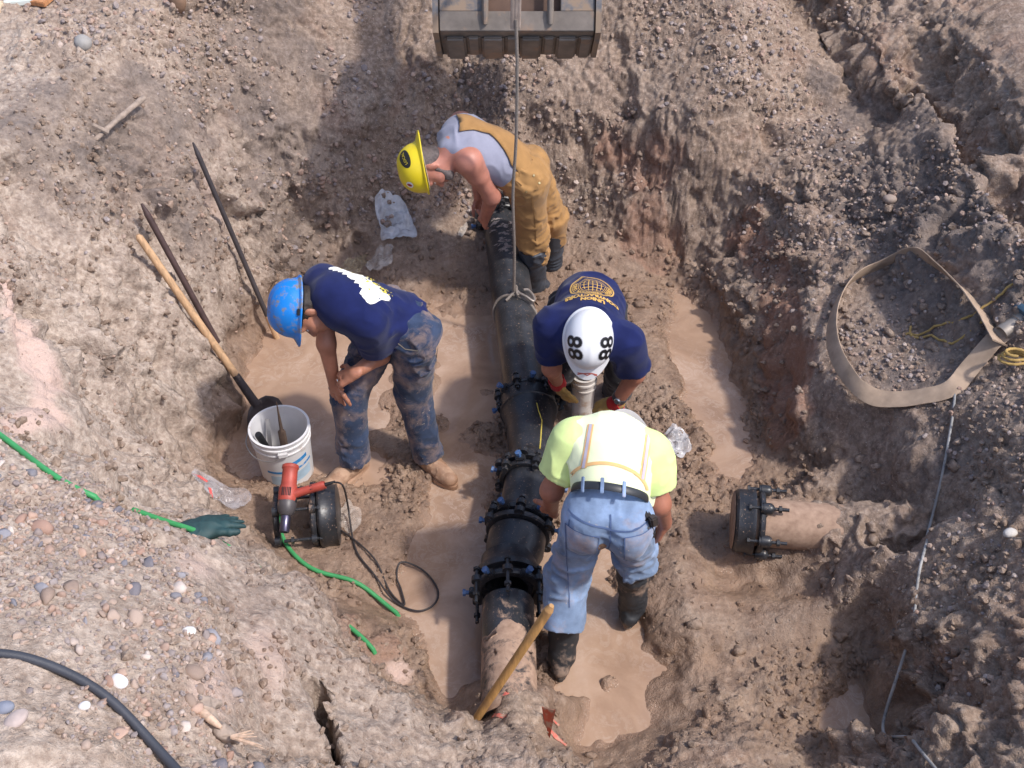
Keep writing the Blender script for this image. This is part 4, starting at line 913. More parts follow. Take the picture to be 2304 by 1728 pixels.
# ------------------------------------------------------------------ worker in the lime high-visibility shirt, back to us
def worker_lime():
    hl, hr = V(.305, 2.775, .93), V(.455, 2.745, .93); kl, kr = V((0.237,2.808,0.500)), V((0.529,2.942,0.480)); al, ar = V((0.219,2.643,0.130)), V((0.549,2.912,0.130))
    nk = V(.42, 3.12, 1.04); hc = V(.475, 3.17, .85); sl, sr = V((0.247,3.031,1.080)), V((0.551,2.978,1.060))
    el, er = V((0.164,2.956,0.860)), V((0.601,2.886,0.860)); wl, wr = V((0.170,3.081,0.620)), V((0.653,2.966,0.640))
    up = V(.12, .72, -.68); fw = V(0, .25, -.97); fw = V(.0, -.60, -.8)
    r = empty('person', ((al.x + ar.x) / 2, (al.y + ar.y) / 2, .03)); pc = (hl + hr) / 2; ch = (sl + sr) / 2
    tag(r, 'man in lime safety shirt, pale blue jeans and rubber boots bent over with back turned', 'person')
    dn = (pc - ch).normalized(); fr = (sl - sr).normalized().cross(dn).normalized()
    if fr.z > 0: fr = -fr
    P = head(hc, up, fw) + [C(nk, hc - up.normalized() * .05, .057, .055, .03), C(sl, sr, .06, .06, .05), C(ch, pc, .12, .105, .06, fr, .75), C(hl, hr, .066, .066, .05),
         C(sl, el, .052, .044), C(el, wl, .045, .031), C(sr, er, .052, .044), C(er, wr, .045, .031)] + leg_prims(hl, kl, al, .07, .055, .04, flat_end=False) + leg_prims(hr, kr, ar, .07, .055, .04, flat_end=False)
    P += hand(wl, (-.1, .3, -.9), V(.3, .6, -.1), V(.2, .5, .3), .5) + hand(wr, V(-.15, .1, -.9), V(-.8, .2, 0), V(0, .8, 0), .6)
    body('body', P, SKIN_C, r, .0055); eyes(hc, up, fw, r)
    u = up.normalized(); f = (fw - u * fw.dot(u)).normalized(); rr = f.cross(u)
    body('hair', [E(hc + u * .03 - f * .022, (rr, f, u), (.080, .086, .088), .01), E(hc - u * .03 - f * .05, (rr, f, u), (.062, .04, .045), .03)], HAIR, r, .008)
    wh = plain('white_hat_scuffed', rgb((216, 214, 212)), .35, .06, 8, dirt=rgb((170, 160, 152)), dirt_amt=.3, dirt_scale=14)
    hard_hat(hc + u * .035, u, -f, wh, r, peak=.035, brim=.022)
    LIME = cotton('lime_cotton', (.72, .86, .34, 1), .10); VEST = cotton('lime_mesh_vest', (.88, .93, .60, 1), .05)
    shirt = body('shirt', [C(ch - dn * .0, pc - dn * .22, .152, .15, .06, fr, .82), C(sl, sr, .083, .083, .07), C(sl, sl.lerp(el, .35), .085, .085, .05), T(sl, sl.lerp(el, .68), .076, .09, .04), C(sr, sr.lerp(er, .35), .085, .085, .05), T(sr, sr.lerp(er, .7), .074, .082, .04)], LIME, r, .0075, dict(amp=.008, scale=7, s=42))
    vest = body('safety_vest', [C(ch - dn * .0, pc - dn * .22, .150, .146, .06, fr, .88), C(sl.lerp(sr, .12), sr.lerp(sl, .12), .092, .092, .06), T(pc - dn * .26, pc - dn * .085, .148, .154, .04, fr, .95), C(ch + dn * .03, ch + dn * .08, .150, .150, .05, fr, .9),
        T(sr + dn * .02, sr + dn * .18 + fr * .12, .06, .05, .06)], VEST, r, .0075, dict(amp=.009, scale=7.5, s=44))
    tv = bvh_of(vest); OR = cotton('orange_braid', rgb((232, 186, 128)), .1); SI = cotton('silver_braid', rgb((190, 182, 196)), .06)
    ux = (sr - sl).normalized(); o = ch + dn * .1 - fr * .1
    def br(nm, pts, w, m_, lift): onto(nm, *strip2d(pts, w), o, ux, -dn, tv, m_, r, lift, .22, sub=.03)
    arc = [(.155 * math.sin(t * .157), -.07 + .055 * math.cos(t * .157) * 1.2) for t in range(-9, 10)]
    for x in (-.105, .125):
        br('orange_braid', [(x, .15), (x, .08), (x * 1.0, .02), (x, -.03)], .024, OR, .003); br('silver_braid', [(x, .15), (x, .08), (x, .02), (x, -.03)], .011, SI, .0045)
    br('orange_braid', arc, .013, OR, .0035)
    J = denim('pale_denim', rgb((126, 146, 176)), .34)
    jm = [C(hl, hr, .100, .098, .05), C(pc - dn * .03, pc - dn * .10 + V(0, .0, .02), .126, .134, .05, fr, .86), E(hl + V(.0, -.045, -.03), (V(1, 0, 0), V(0, 1, 0), V(0, 0, 1)), (.09, .094, .11), .03), E(hr + V(0, -.045, -.03), (V(1, 0, 0), V(0, 1, 0), V(0, 0, 1)), (.09, .094, .11), .03),
          C(hl, kl, .1, .083, .045), T(kl + V(0, 0, .03), al + V(0, 0, .2), .094, .088, .04), C(hr, kr, .1, .083, .045), T(kr + V(0, 0, .03), ar + V(0, 0, .26), .09, .09, .04)]
    tr = body('jeans', jm, J, r, .0075, dict(amp=.008, scale=11, s=46, squash=(1, 1, 1.6)))
    t2 = bvh_of(tr); SE = cotton('jean_stitch', rgb((88, 106, 142)), .15); PO = denim('pocket_denim', rgb((134, 150, 178)), .4); MU = plain('mud_spot', rgb((140, 110, 88)), .9, .15)
    bo = pc + V(0, -.12, 0)
    for s, cx in ((-1, -.105), (1, .115)):
        pk = [(cx - .062, .035), (cx + .062, .02 if s < 0 else .045), (cx + .05, -.115), (cx - .0, -.13), (cx - .055, -.11)]
        onto('back_pocket', pk, [tuple(range(5))], bo, (1, 0, 0), (0, .25, 1), t2, PO, r, .004, .2, sub=.02)
        onto('pocket_stitch', *strip2d(pk + [pk[0]], .0042), bo, (1, 0, 0), (0, .25, 1), t2, SE, r, .006, .2, sub=.02)
    onto('centre_seam', *strip2d([(.0, .1), (.002, .0), (-.004, -.08), (-.01, -.16)], .006), bo, (1, 0, 0), (0, .25, 1), t2, SE, r, .003, .25, sub=.02)
    onto('yoke_seam', *strip2d([(-.16, .085), (-.06, .062), (.0, .05), (.07, .058), (.15, .075)], .007), bo, (1, 0, 0), (0, .25, 1), t2, SE, r, .003, .25, sub=.02)
    onto('mud_spot', [(-.03 + math.cos(k) * .018 * (1 + .3 * math.sin(3 * k)), -.045 + math.sin(k) * .024) for k in [i * .4488 for i in range(14)]], [tuple(range(14))], bo, (1, 0, 0), (0, .25, 1), t2, MU, r, .003, .25)
    onto('leg_seam', *strip2d([(-.155, .05), (-.165, -.1), (-.15, -.3), (-.14, -.45)], .0035), bo, (1, 0, 0), (0, .1, 1), t2, SE, r, .003, .25, sub=.03)
    # belt, loops and holster
    bc = pc - dn * .085 + V(0, -.02, .03); BL = plain('belt_leather', rgb((48, 50, 54)), .45, .2, 20)
    bx = (hr - hl).normalized(); by = dn.cross(bx).normalized(); ringp = [bc + bx * math.cos(t) * .150 + by * math.sin(t) * .138 for t in [2 * math.pi * k / 48 for k in range(48)]]
    gb = Geo(); gb.tube(ringp, [(.004, .0165)] * 48, 8, closed=True, flat=dn); belt = gb.build('belt', BL, r)
    for a_ in (-2.3, -1.75, -1.2, -.7):
        for sg in (1,):
            p = bc + bx * math.cos(a_) * .155 + by * math.sin(a_) * .144
            if p.y > bc.y + .05: p = bc + bx * math.cos(-a_) * .155 + by * math.sin(-a_) * .144
            out = (p - bc).normalized(); g = Geo(); g.box(p + out * .001, (.014, .008, .062), Matrix((dn.cross(out).normalized(), out, dn)).transposed(), .002); g.build('belt_loop', J, r)
    hp = bc + bx * .150 + V(.0, -.085, -.05); g = Geo(); M_ = Matrix.Rotation(math.radians(-12), 3, 'Y') @ Matrix.Rotation(math.radians(25), 3, 'Z')
    g.box(hp, (.035, .05, .13), M_, .01); ho = g.build('tool_holster', plain('holster_leather', rgb((52, 46, 44)), .5, .3, 20), r)
    g = Geo(); g.box(hp + V(.012, -.02, .05), (.03, .03, .05), M_, .006); g.build('holster_flap', plain('holster_flap', rgb((70, 62, 58)), .45, .3, 20), ho)
    g = Geo(); g.lathe([(.0005, .004), (.006, .003), (.007, 0)], hp + V(-.006, -.032, .02), (0, -1, .3), 10); g.build('snap', plain('snap_steel', rgb((200, 200, 200)), .3, .1, metal=.9), ho)
    rubber_boot(kl, al, (.25, -1, 0) if False else (.12, .9, 0), RUBBER, r, .30, r=.082); rubber_boot(kr, ar, (.3, .9, 0), RUBBER, r, .33, r=.084)
    return r
worker_blue(); worker_yellow_hat(); worker_white_hat(); worker_lime()

# ================================================================== THE WATER MAIN: pipes, bend, coupling, glands and bolts
def iron(name, mud=.18, ms=14, c=(40, 41, 45), rough=.38):
    m = Mat(name); m._co = m.new('ShaderNodeNewGeometry').outputs['Position']
    k = m.ramp(m.noise(9, 5), [(.3, rgb(tuple(x * .7 for x in c))), (.7, rgb(tuple(x * 1.35 for x in c)))])
    mk = m.ramp(m.noise(ms, 8, .72, dist=.5), [(1 - mud - .05, 0), (1 - mud + .06, 1)]); sp = m.ramp(m.noise(90, 4, .7), [(.62, 0), (.68, .85)])
    mk = m.math('MAXIMUM', mk, sp); k = m.mix(mk, k, m.ramp(m.noise(30, 4), [(.3, rgb((142, 115, 97))), (.7, rgb((174, 146, 126)))]))
    m.set(Base_Color=k, Roughness=m.ramp(mk, [(0, rough), (1, .85)]), Specular_IOR_Level=.55)
    m.bump(m.math('ADD', m.noise(45, 4), m.math('MULTIPLY', mk, .6)), .35, .004); return m.m
IRON = iron('black_iron', .27, 11); IRON_S = iron('black_iron_scuffed', .40, 8); IRON_M = iron('iron_mud_caked', .57, 9); IRON_D = iron('iron_clay_coated', .80, 6)
BLUEH = plain('blue_bolt_head', rgb((66, 96, 140)), .45, .2, 30, dirt=MUD, dirt_amt=.32, dirt_scale=40)
def bolt_mesh(nm, L, r, hr, hh, mat, nut=True):
    g = Geo(); g.tube([(0, 0, 0), (0, 0, L)], r, 10); g.tube([(0, 0, -hh), (0, 0, 0)], hr, 6)
    if nut: g.tube([(0, 0, L * .72), (0, 0, L * .72 + hh * 1.2)], hr * 1.05, 6)
    o = g.build(nm, mat, None); me = o.data; bpy.data.objects.remove(o); return me
TBOLT = bolt_mesh('bolt', .105, .0085, .016, .012, IRON); SETB = bolt_mesh('set_bolt', .026, .010, .0165, .014, BLUEH, False); LONGB = bolt_mesh('bolt', .17, .0085, .016, .012, IRON)
def inst(me, name, parent, p, d):
    o = bpy.data.objects.new(name, me); link(o, parent); o.location = V(p)
    o.rotation_euler = V(d).to_track_quat('Z', 'Y').to_euler(); return o
def gland(c, ax, parent, r_in=.121, r_out=.150, th=.028, n=6, ph=.3, mat=None, bolts=TBOLT, back=.035, wedges=True, name='gland_ring'):
    """ring with bolt ears; axial bolts; optional wedge pockets with set bolts"""
    a, b, d = frame(ax); c = V(c); g = Geo()
    g.lathe([(r_in, -th / 2), (r_out - .006, -th / 2), (r_out, -th / 4), (r_out, th / 4), (r_out - .006, th / 2), (r_in, th / 2), (r_in, -th / 2)], c, d, 48)
    for k in range(n):
        t = ph + 2 * math.pi * k / n; rad = a * math.cos(t) + b * math.sin(t); tg = d.cross(rad)
        g.cyl(c + rad * (r_out + .004) - d * th * .46, c + rad * (r_out + .004) + d * th * .46, .024, 14)
    o = g.build(name, mat or IRON, parent)
    for k in range(n):
        t = ph + 2 * math.pi * k / n; rad = a * math.cos(t) + b * math.sin(t)
        if bolts: inst(bolts, 'bolt', parent, c + rad * (r_out + .006) - d * back, d)
    if wedges:
        for k in range(n):
            t = ph + 2 * math.pi * (k + .5) / n; rad = a * math.cos(t) + b * math.sin(t); tg = d.cross(rad).normalized()
            g = Geo(); g.box(c + rad * (r_out + .002) + d * .012, (.034, .046, .036), Matrix((rad, tg, d)).transposed(), .005); w = g.build('wedge_pocket', mat or IRON, parent)
            inst(SETB, 'set_bolt', parent, c + rad * (r_out + .034) + d * .012, -rad)
    return o
A0, A1 = V((-0.065,5.767,0.262)), V((0.084,4.116,0.235)); B1 = V((0.097,3.651,0.235)); E1 = V((-0.019,2.945,0.235)); G1 = V((-0.012,2.394,0.225))
d1 = (A0 - A1).normalized(); d2 = (B1 - E1).normalized(); d3 = (E1 - G1).normalized()
# long black pipe
t = empty('pipe', A1); tag(t, 'long black iron pipe with pale scuffs between the lifting choker and the far joint', 'pipe')
g = Geo(); L = (A0 - A1).length; g.lathe([(.100, 0), (.119, 0), (.119, .001), (.120, L * .5), (.122, L + .25), (.100, L + .25), (.100, 0)], A1 - d1 * .04, d1, 56); g.build('barrel', iron('long_pipe_iron', .14, 10, (46, 47, 50)), t)
# white scuff marks and the yellow paint line are thin coats on the barrel
pb = bvh_of([o for o in t.children][0]); SC = plain('chalky_scuff', rgb((170, 156, 148)), .85, .2, 60, dirt=rgb((60, 58, 58)), dirt_amt=.45, dirt_scale=60); YL = plain('yellow_marker', rgb((178, 160, 70)), .7, .2)
rd = random.Random(5); a_, b_, _ = frame(d1)
for i in range(34):
    o_ = A1 + d1 * (L - .30 - rd.gauss(0, .11)) + V(rd.gauss(-.01, .045), 0, .115); w = rd.uniform(.02, .085); h_ = rd.uniform(.005, .02)
    v = [(math.cos(k * .7) * w / 2 * rd.uniform(.4, 1.2), math.sin(k * .7) * h_ * rd.uniform(.4, 1.3)) for k in range(9)]
    an = rd.uniform(-.5, .5)
    onto('scuff', v, [tuple(range(9))], o_, (math.cos(an), math.sin(an), 0), (-math.sin(an), math.cos(an), 0), pb, SC, t, .0012, .1, sub=.02)
onto('paint_line', *strip2d([(.03, .0), (.033, .06), (.028, .13)], .006), A1 + V(0, 0, .115), (1, 0, 0), d1, pb, YL, t, .0015, .1, sub=.02)
# restraint gland at the far joint, and pipe running on into the bank
t = empty('pipe_joint', A1 + d1 * (L - .02)); tag(t, 'black bolted restraint joint with blue bolt heads at the far worker\'s hands', 'pipe fitting')
jc = A1 + d1 * (L - .02); gland(jc, -d1, t, ph=.5); gland(jc + d1 * .075, -d1, t, ph=.5, bolts=None, wedges=False, r_out=.158)
g = Geo(); g.lathe([(.12, .09), (.15, .09), (.15, .16), (.135, .22), (.118, .26), (.118, .5), (.1, .5)], jc, d1, 48); g.build('bell', IRON, t)
# bend
t = empty('pipe_bend', A1); tag(t, 'glossy black elbow bend fitting marked with a yellow line', 'pipe fitting')
P0 = A1 + d1 * .02; path = spline([P0, P0 - d1 * .10, (P0 - d1 * .16).lerp(B1, .35), B1 + d2 * .06, B1 - d2 * .03], 6)
n = len(path); rad = []
for i in range(n):
    f_ = i / (n - 1); rad.append(.148 if f_ < .22 else (.148 - (.148 - .122) * min(1, (f_ - .22) / .16) if f_ < .8 else .122 + (.146 - .122) * min(1, (f_ - .8) / .1)))
g = Geo(); g.tube(path, rad, 48); bd = g.build('bend_body', IRON, t); bb = bvh_of(bd)
onto('paint_line', *strip2d([(.03, .13), (.04, .08), (.055, .02), (.05, -.06), (.045, -.14), (.04, -.2)], .006), path[n // 2] + V(0, 0, .14), (1, 0, 0), (0, 1, 0), bb, YL, t, .0015, .12, sub=.02)
g = Geo(); g.lathe([(.146, -.006), (.1535, 0), (.146, .006)], path[int(n * .22)], path[1] - path[0], 48); g.build('bead', IRON, t)
gland(A1 + d1 * .045, -d1, t, ph=.15, r_out=.150); gland(B1 - d2 * .035, -d2, t, ph=.3, wedges=False, bolts=None, r_out=.156)
# sleeve coupling with two glands
Lc = (B1 - E1).length
t = empty('pipe_coupling', B1 - d2 * .2); tag(t, 'black sleeve coupling with two bolted glands in front of the lime shirt', 'pipe fitting')
g = Geo(); g.lathe([(.1, .06), (.117, .06), (.117, .12), (.117, .26), (.117, Lc * .60), (.136, Lc * .62), (.136, Lc * .74), (.12, Lc * .80), (.117, Lc + .02), (.1, Lc + .02), (.1, .06)], B1, -d2, 48); g.build('sleeve', IRON, t)
gland(B1 - d2 * .085, d2, t, ph=.3, r_out=.148, bolts=TBOLT, back=.03); gland(B1 - d2 * (Lc * .5), -d2, t, ph=.55, r_out=.148, bolts=TBOLT, back=.03); gland(B1 - d2 * (Lc * .5 + .055), -d2, t, ph=.55, r_out=.156, bolts=None, wedges=False)
# bell and gland of the near pipe
t = empty('pipe_joint', E1); tag(t, 'black bell joint with large protruding bolts on the mud-caked near pipe', 'pipe fitting')
g = Geo(); g.lathe([(.118, -.11), (.128, -.10), (.132, -.05), (.154, -.02), (.158, .0), (.158, .02), (.12, .02), (.12, -.11)], E1 + d2 * .035, -d3, 48); g.build('bell', IRON, t)
gland(E1 - d3 * .03, -d3, t, ph=.52, r_out=.155, bolts=LONGB, back=.05)
t = empty('pipe', G1); tag(t, 'near length of iron pipe half coated in flaking mud', 'pipe')
g = Geo(); L3 = (E1 - G1).length; g.lathe([(.1, 0), (.115, 0), (.115, L3 * .5), (.115, L3 + .02), (.1, L3 + .02), (.1, 0)], G1 - d3 * .12, d3, 56); g.build('barrel', IRON_S, t)
mc = [(.1165, 0), (.1185, .01)] + [(.1178, L3 * .72 * k / 20) for k in range(1, 20)] + [(.1148, L3 * .74)]
g = Geo(); g.lathe(mc, G1 - d3 * .12, d3, 64); o = g.build('mud_coat', IRON_M, t); tc = np.array([v.co[:] for v in o.data.vertices]); nn = fbm(tc * 9, 77, 3); ax_ = np.array([(V(q) - G1).dot(d3) for q in tc])
for i, v in enumerate(o.data.vertices): v.co += d3 * (.06 * nn[i] if ax_[i] > .15 else 0)
# capped stub on the right
K0, K1 = V((1.030,3.311,0.250)), V((1.720,3.216,0.270)); dk = (K1 - K0).normalized()
t = empty('pipe', K0); tag(t, 'clay-coated branch pipe sticking out of the right bank', 'pipe')
g = Geo(); LK = (K1 - K0).length + .25; g.lathe([(.0005, 0), (.115, 0), (.115, LK * .3), (.116, LK), (.0005, LK)], K0 + dk * .05, dk, 56); br_ = g.build('barrel', IRON_D, t)
upk = V(0, 0, 1)
body('mud_crust', [C(K0 + dk * .40, K0 + dk * .62, .116, .134, .03), C(K0 + dk * .62, K0 + dk * 1.1 - upk * .02, .134, .21, .04), C(K0 + dk * .34 - upk * .1, K0 + dk * .8 - upk * .12, .02, .1, .04)], SOIL, t, .009, dict(amp=.02, scale=14, s=51, stretch_amp=.012))
t = empty('end_fitting', K0); tag(t, 'black cast end cap bolted on the branch pipe, its face muddy', 'pipe fitting')
g = Geo(); g.lathe([(.0005, .02), (.12, .02), (.140, .024), (.150, .036), (.150, .085), (.156, .096), (.156, .115), (.118, .115)], K0, dk, 56); g.build('cap_shell', IRON, t)
g = Geo(); g.lathe([(.0005, 0), (.134, 0), (.138, .003)], K0 + dk * .017, dk, 48); g.build('cap_face', IRON_D, t)
gland(K0 + dk * .145, dk, t, ph=.25, r_out=.148, mat=IRON, bolts=LONGB, back=.055, wedges=False)
for k in range(6):
    tt_ = .25 + 2 * math.pi * (k + .0) / 6; a_, b_, _ = frame(dk); q = a_ * math.cos(tt_) + b_ * math.sin(tt_)
    g = Geo(); g.lathe([(.0005, .022), (.016, .020), (.026, .010), (.028, 0), (.028, -.03)], K0 + dk * .172 + q * .15, dk, 16); g.build('nut_boss', IRON, t)

# ------------------------------------------------------------------ excavator bucket, sling, lifting cable, choker
def excavator():
    t = empty('excavator_bucket', (.03, 5.6, 1.6)); tag(t, 'worn steel excavator bucket hanging over the pit, its lower lip in shade', 'excavator bucket')
    GR = plain('worn_bucket_steel', rgb((116, 106, 98)), .65, .3, 9, metal=.0, dirt=rgb((142, 118, 100)), dirt_amt=.42, dirt_scale=6, bump=.3, bscale=40)
    BLp = plain('blue_grey_paint', rgb((98, 97, 100)), .6, .25, 14, dirt=rgb((138, 118, 100)), dirt_amt=.52, dirt_scale=7, bump=.25, bscale=50)
    x0, x1 = -.385, .435
    p0, p1, p2, p3 = V((-0.015,5.440,1.560)), V((-0.014,5.200,1.805)), V((-0.014,5.240,1.891)), V((-0.014,5.340,2.048))
    prof = [p0, p1, p2, p3, V(0, 5.9, 2.08), V(0, 6.05, 1.92), V(0, 5.98, 1.7), V(0, 5.75, p0.z - .02)]
    def plate(i, j, nm, mat, th=.03, xa=x0 + .02, xb=x1 - .02, out=0.0):
        a, b = prof[i], prof[j]; e = (b - a); n_ = V(0, -e.z, e.y).normalized()
        if n_.dot(V(0, 6, 2.2) - (a + b) / 2) > 0: n_ = -n_
        M_ = Matrix((V(1, 0, 0), e.normalized(), n_)).transposed(); c = (a + b) / 2; c = V((xa + xb) / 2, c.y, c.z) + n_ * (out - th / 2)
        g = Geo(); g.box(c, (xb - xa, e.length, th), M_, .003); return g.build(nm, mat, t), c, M_, n_, e
    plate(0, 1, 'lip_plate', GR); plate(1, 2, 'heel_plate', GR, .035, out=.006)
    for (i, j) in ((4, 5), (5, 6), (6, 7), (7, 0)): plate(i, j, 'shell_plate', BLp)
    plate(2, 3, 'shell_plate', plain('dark_brown_plate', rgb((92, 70, 58)), .8, .3, 8), .03, out=-.05)  # set-back plate between the face panels, coloured darker brown than the shell
    plate(2, 3, 'face_panel', BLp, .04, x0 + .02, -.145); plate(2, 3, 'face_panel', BLp, .04, .245, x1 - .02)
    # wear pads on the lip
    a, b = prof[0], prof[1]; e = b - a; n_ = V(0, -e.z, e.y).normalized()
    if n_.z > 0: n_ = -n_
    M_ = Matrix((V(1, 0, 0), e.normalized(), n_)).transposed()
    W = [(.0, .115, 1), (.12, .075, .86), (.20, .125, 1), (.33, .075, .84), (.41, .12, 1), (.535, .07, .84), (.61, .115, 1), (.73, .08, 1)]
    for i, (xo, w, h_) in enumerate(W):
        c = V(x0 + .04 + xo * .94 + w * .47, 0, 0) + V(0, (a.y + b.y) / 2, (a.z + b.z) / 2) + n_ * (.006 if i % 2 else .012) - e.normalized() * (.035 if h_ == 1 else .012)
        g = Geo(); g.box(c, (w * .92, e.length * h_ * .86, .022), M_, .012); g.build('wear_pad', GR, t)
    for x in (x0, x1):
        g = Geo(); f = [V(x - .014, q.y - (.02 if k in (0, 1, 2, 3) else -.02), q.z - (.008 if k == 0 else 0)) for k, q in enumerate(prof)]
        f2 = [q + V(.028, 0, 0) for q in f]; n = len(f)
        g.add(f + f2, [tuple(range(n)), tuple(range(2 * n - 1, n - 1, -1))] + [(i, (i + 1) % n, n + (i + 1) % n, n + i) for i in range(n)]); g.build('side_plate', BLp, t, smooth=False)
    for x in ((-0.150,4.966,2.000)[0], (0.214,4.966,2.000)[0]):
        x = x * .9; q = prof[2].lerp(prof[1], .58); g = Geo(); g.tube([V(x, q.y - .012, q.z), V(x, prof[2].y - .016, prof[2].z + .01), V(x, prof[3].y - .016, prof[3].z)], [(.013, .02), (.017, .022), (.017, .022)], 10); g.build('rib', GR, t)
    for x in (-.12, .20):
        g = Geo(); g.box((x, 5.62, 2.14), (.04, .3, .3), None, .01); g.build('hanger_ear', BLp, t)
    YP = plain('machine_arm_paint', rgb((190, 150, 60)), .5, .2, 5, dirt=MUD, dirt_amt=.3)
    g = Geo(); g.box((.04, 6.1, 2.55), (.16, .22, 1.0), Matrix.Rotation(-.9, 3, 'X'), .02); g.build('stick_arm', YP, t)
    top = V((0.021,4.880,2.443)); mid_ = V((0.015,4.880,1.952)); low = V((0.011,4.870,0.403))
    s = empty('lifting_sling', mid_); tag(s, 'doubled pale webbing sling hanging in front of the bucket', 'sling')
    WEB = plain('dusty_webbing', rgb((150, 134, 124)), .9, .2, 30, bump=.4, bscale=300)
    eye = V(.03, 5.5, 2.3)
    for dx in (-.014, .003, .018):
        g = Geo(); g.tube([eye, top + V(dx, 0, .1), top + V(dx, 0, 0), mid_ + V(dx * .9, 0, rd.uniform(-.02, .02))], [(.010, .006)] * 4, 8); g.build('strand', WEB, s)
    c = empty('lifting_cable', low); tag(c, 'thin grey steel cable running from the sling to the black pipe', 'cable')
    ST = plain('steel_cable', rgb((128, 118, 110)), .6, .2, 120, bump=.5, bscale=600)
    g = Geo(); g.tube(spline([mid_ + V(.004, -.004, .06), V((0.025,4.870,1.763)), V((0.021,4.870,1.383)), V((0.005,4.870,1.050)), V((0.013,4.870,0.688)), low], 5), .0085, 10); g.build('wire', ST, c)
    # choker round the pipe with a grab hook
    k = empty('choker', low); tag(k, 'rope choker looped round the black pipe with a steel grab hook', 'choker')
    pc_ = A1 + d1 * ((low.y - A1.y) / d1.y); a_, b_, dd = frame(d1); ring = []
    for i in range(40):
        tt_ = 2 * math.pi * i / 40; ring.append(pc_ + (a_ * math.cos(tt_) + b_ * math.sin(tt_)) * .124 - d1 * (.05 - .05 * math.sin(tt_) + .05 * math.cos(tt_)))
    g = Geo(); g.tube(ring, .009, 8, closed=True); g.build('loop', ST, k)
    hk = plain('hook_steel', rgb((150, 140, 132)), .45, .2, 40, metal=.5); h0 = pc_ + V(.02, .0, .125)
    g = Geo(); g.tube(spline([h0 + V(-.02, .03, .04), h0 + V(.0, .0, .02), h0 + V(.045, -.03, .012), h0 + V(.085, -.05, -.005), h0 + V(.09, -.02, -.0), h0 + V(.06, .03, .01), h0 + V(.03, .03, .015)], 6), .008, 8); g.build('hook', hk, k)
    g = Geo(); g.tube(spline([h0 + V(-.07, -.04, -.01), h0 + V(-.03, .0, .015), h0 + V(-.012, .02, .05), h0 + V(-.01, .0, .02), h0 + V(0, -.02, .01)], 5), .008, 8); g.build('splice', ST, k)
excavator()

# ------------------------------------------------------------------ pails and tools
def pail(base, r0, r1, h, mat, parent, inner=None):
    g = Geo(); th = .006
    g.lathe([(.0005, 0), (r0, 0), (r0 + (r1 - r0) * .8, h * .8), (r0 + (r1 - r0) * .8 + .006, h * .8), (r0 + (r1 - r0) * .82 + .006, h * .82), (r0 + (r1 - r0) * .82, h * .82), (r0 + (r1 - r0) * .9, h * .9), (r0 + (r1 - r0) * .9 + .008, h * .9), (r1 + .006, h * .925), (r1, h * .93), (r1 + .003, h * .985), (r1 + .006, h), (r1 - th, h + .001), (r1 - th - .002, h * .97), (r0 - th, .01), (.0005, .01)], base, (0, 0, 1), 56)
    return g.build('pail_body', mat, parent)
PW = plain('white_pail_plastic', rgb((214, 212, 212)), .4, .06, 9, dirt=rgb((176, 160, 148)), dirt_amt=.34, dirt_scale=7)
pbx = V((-1.172,3.820,0.360)); pbase = V(pbx.x, pbx.y, -.01)
t = empty('pail', pbase); tag(t, 'white plastic pail with blue label band holding hand tools beside the red wrench', 'pail')
po = pail(pbase, .130, .148, .375, PW, t)
tp = bvh_of(po); LB = plain('blue_label', rgb((40, 128, 190)), .5, .25, 20, dirt=rgb((200, 195, 190)), dirt_amt=.35, dirt_scale=20); LW = plain('pale_blue_label', rgb((168, 192, 210)), .5, .15, 16)
lo_ = pbase + V(.06, -.13, .2)
for k, (y0, y1, w, m_) in enumerate(((.01, .035, .09, LB), (-.035, -.02, .11, LB), (-.12, -.055, .10, LW))):
    v = [(-w * (.3 if k == 0 else 1), y0), (w, y0 + .02), (w, y1 + .02), (-w * (.3 if k == 0 else 1), y1)]
    onto('label_band', v, [(0, 1, 2, 3)], lo_, (.9, .43, 0), (0, 0, 1), tp, m_, t, .0015, .2, sub=.02)
g = Geo(); g.tube(spline([pbase + V(-.155, .02, .345), pbase + V(-.165, -.06, .31), pbase + V(-.11, -.13, .28), pbase + V(-.02, -.165, .29), pbase + V(.03, -.155, .32)], 6), .0028, 6); g.build('wire_handle', plain('wire', rgb((150, 148, 146)), .4, .1, metal=.6), t)
g = Geo(); g.box(pbase + V(.035, -.15, .32), (.05, .014, .03), Matrix.Rotation(.25, 3, 'Z'), .004); g.build('handle_ear', PW, t)
RUST = plain('rusty_steel', rgb((78, 62, 52)), .7, .3, 20, bump=.4, bscale=90)
t = empty('spud_tool', pbase + V(0, 0, .02)); tag(t, 'brown steel spud with a long tapered point standing in the pail', 'hand tool')
a, b = V((-1.169,3.826,0.140)), V((-1.170,3.856,0.500)); c = a.lerp(b, .48)
g = Geo(); g.tube([a, c - (b - a) * .02, c], [(.016, .02), (.016, .02), (.015, .016)], 8); g.build('blade', RUST, t); g = Geo(); g.tube([c, c.lerp(b, .15), b], [(.017, .010), (.010, .009), .0025], 8); g.build('point', RUST, t)
t = empty('hammer', pbase + V(-.05, -.05, .02)); tag(t, 'hammer with black rubber grip standing in the pail', 'hammer')
a, b = V((-1.241,3.826,0.140)), V((-1.276,3.788,0.340)); g = Geo(); g.tube([a, a.lerp(b, .3), b - (b - a) * .05, b], [.014, .017, .019, .016], 12); g.build('grip', BLACKPL, t)
g = Geo(); g.box(a - (b - a) * .2, (.11, .03, .03), Matrix.Rotation(.6, 3, 'Z'), .006); g.build('hammer_head', RUST, t)
t = empty('paint_stirrer', pbase + V(0, 0, .02)); tag(t, 'flat grey stick leaning inside the pail between the tools', 'stick')
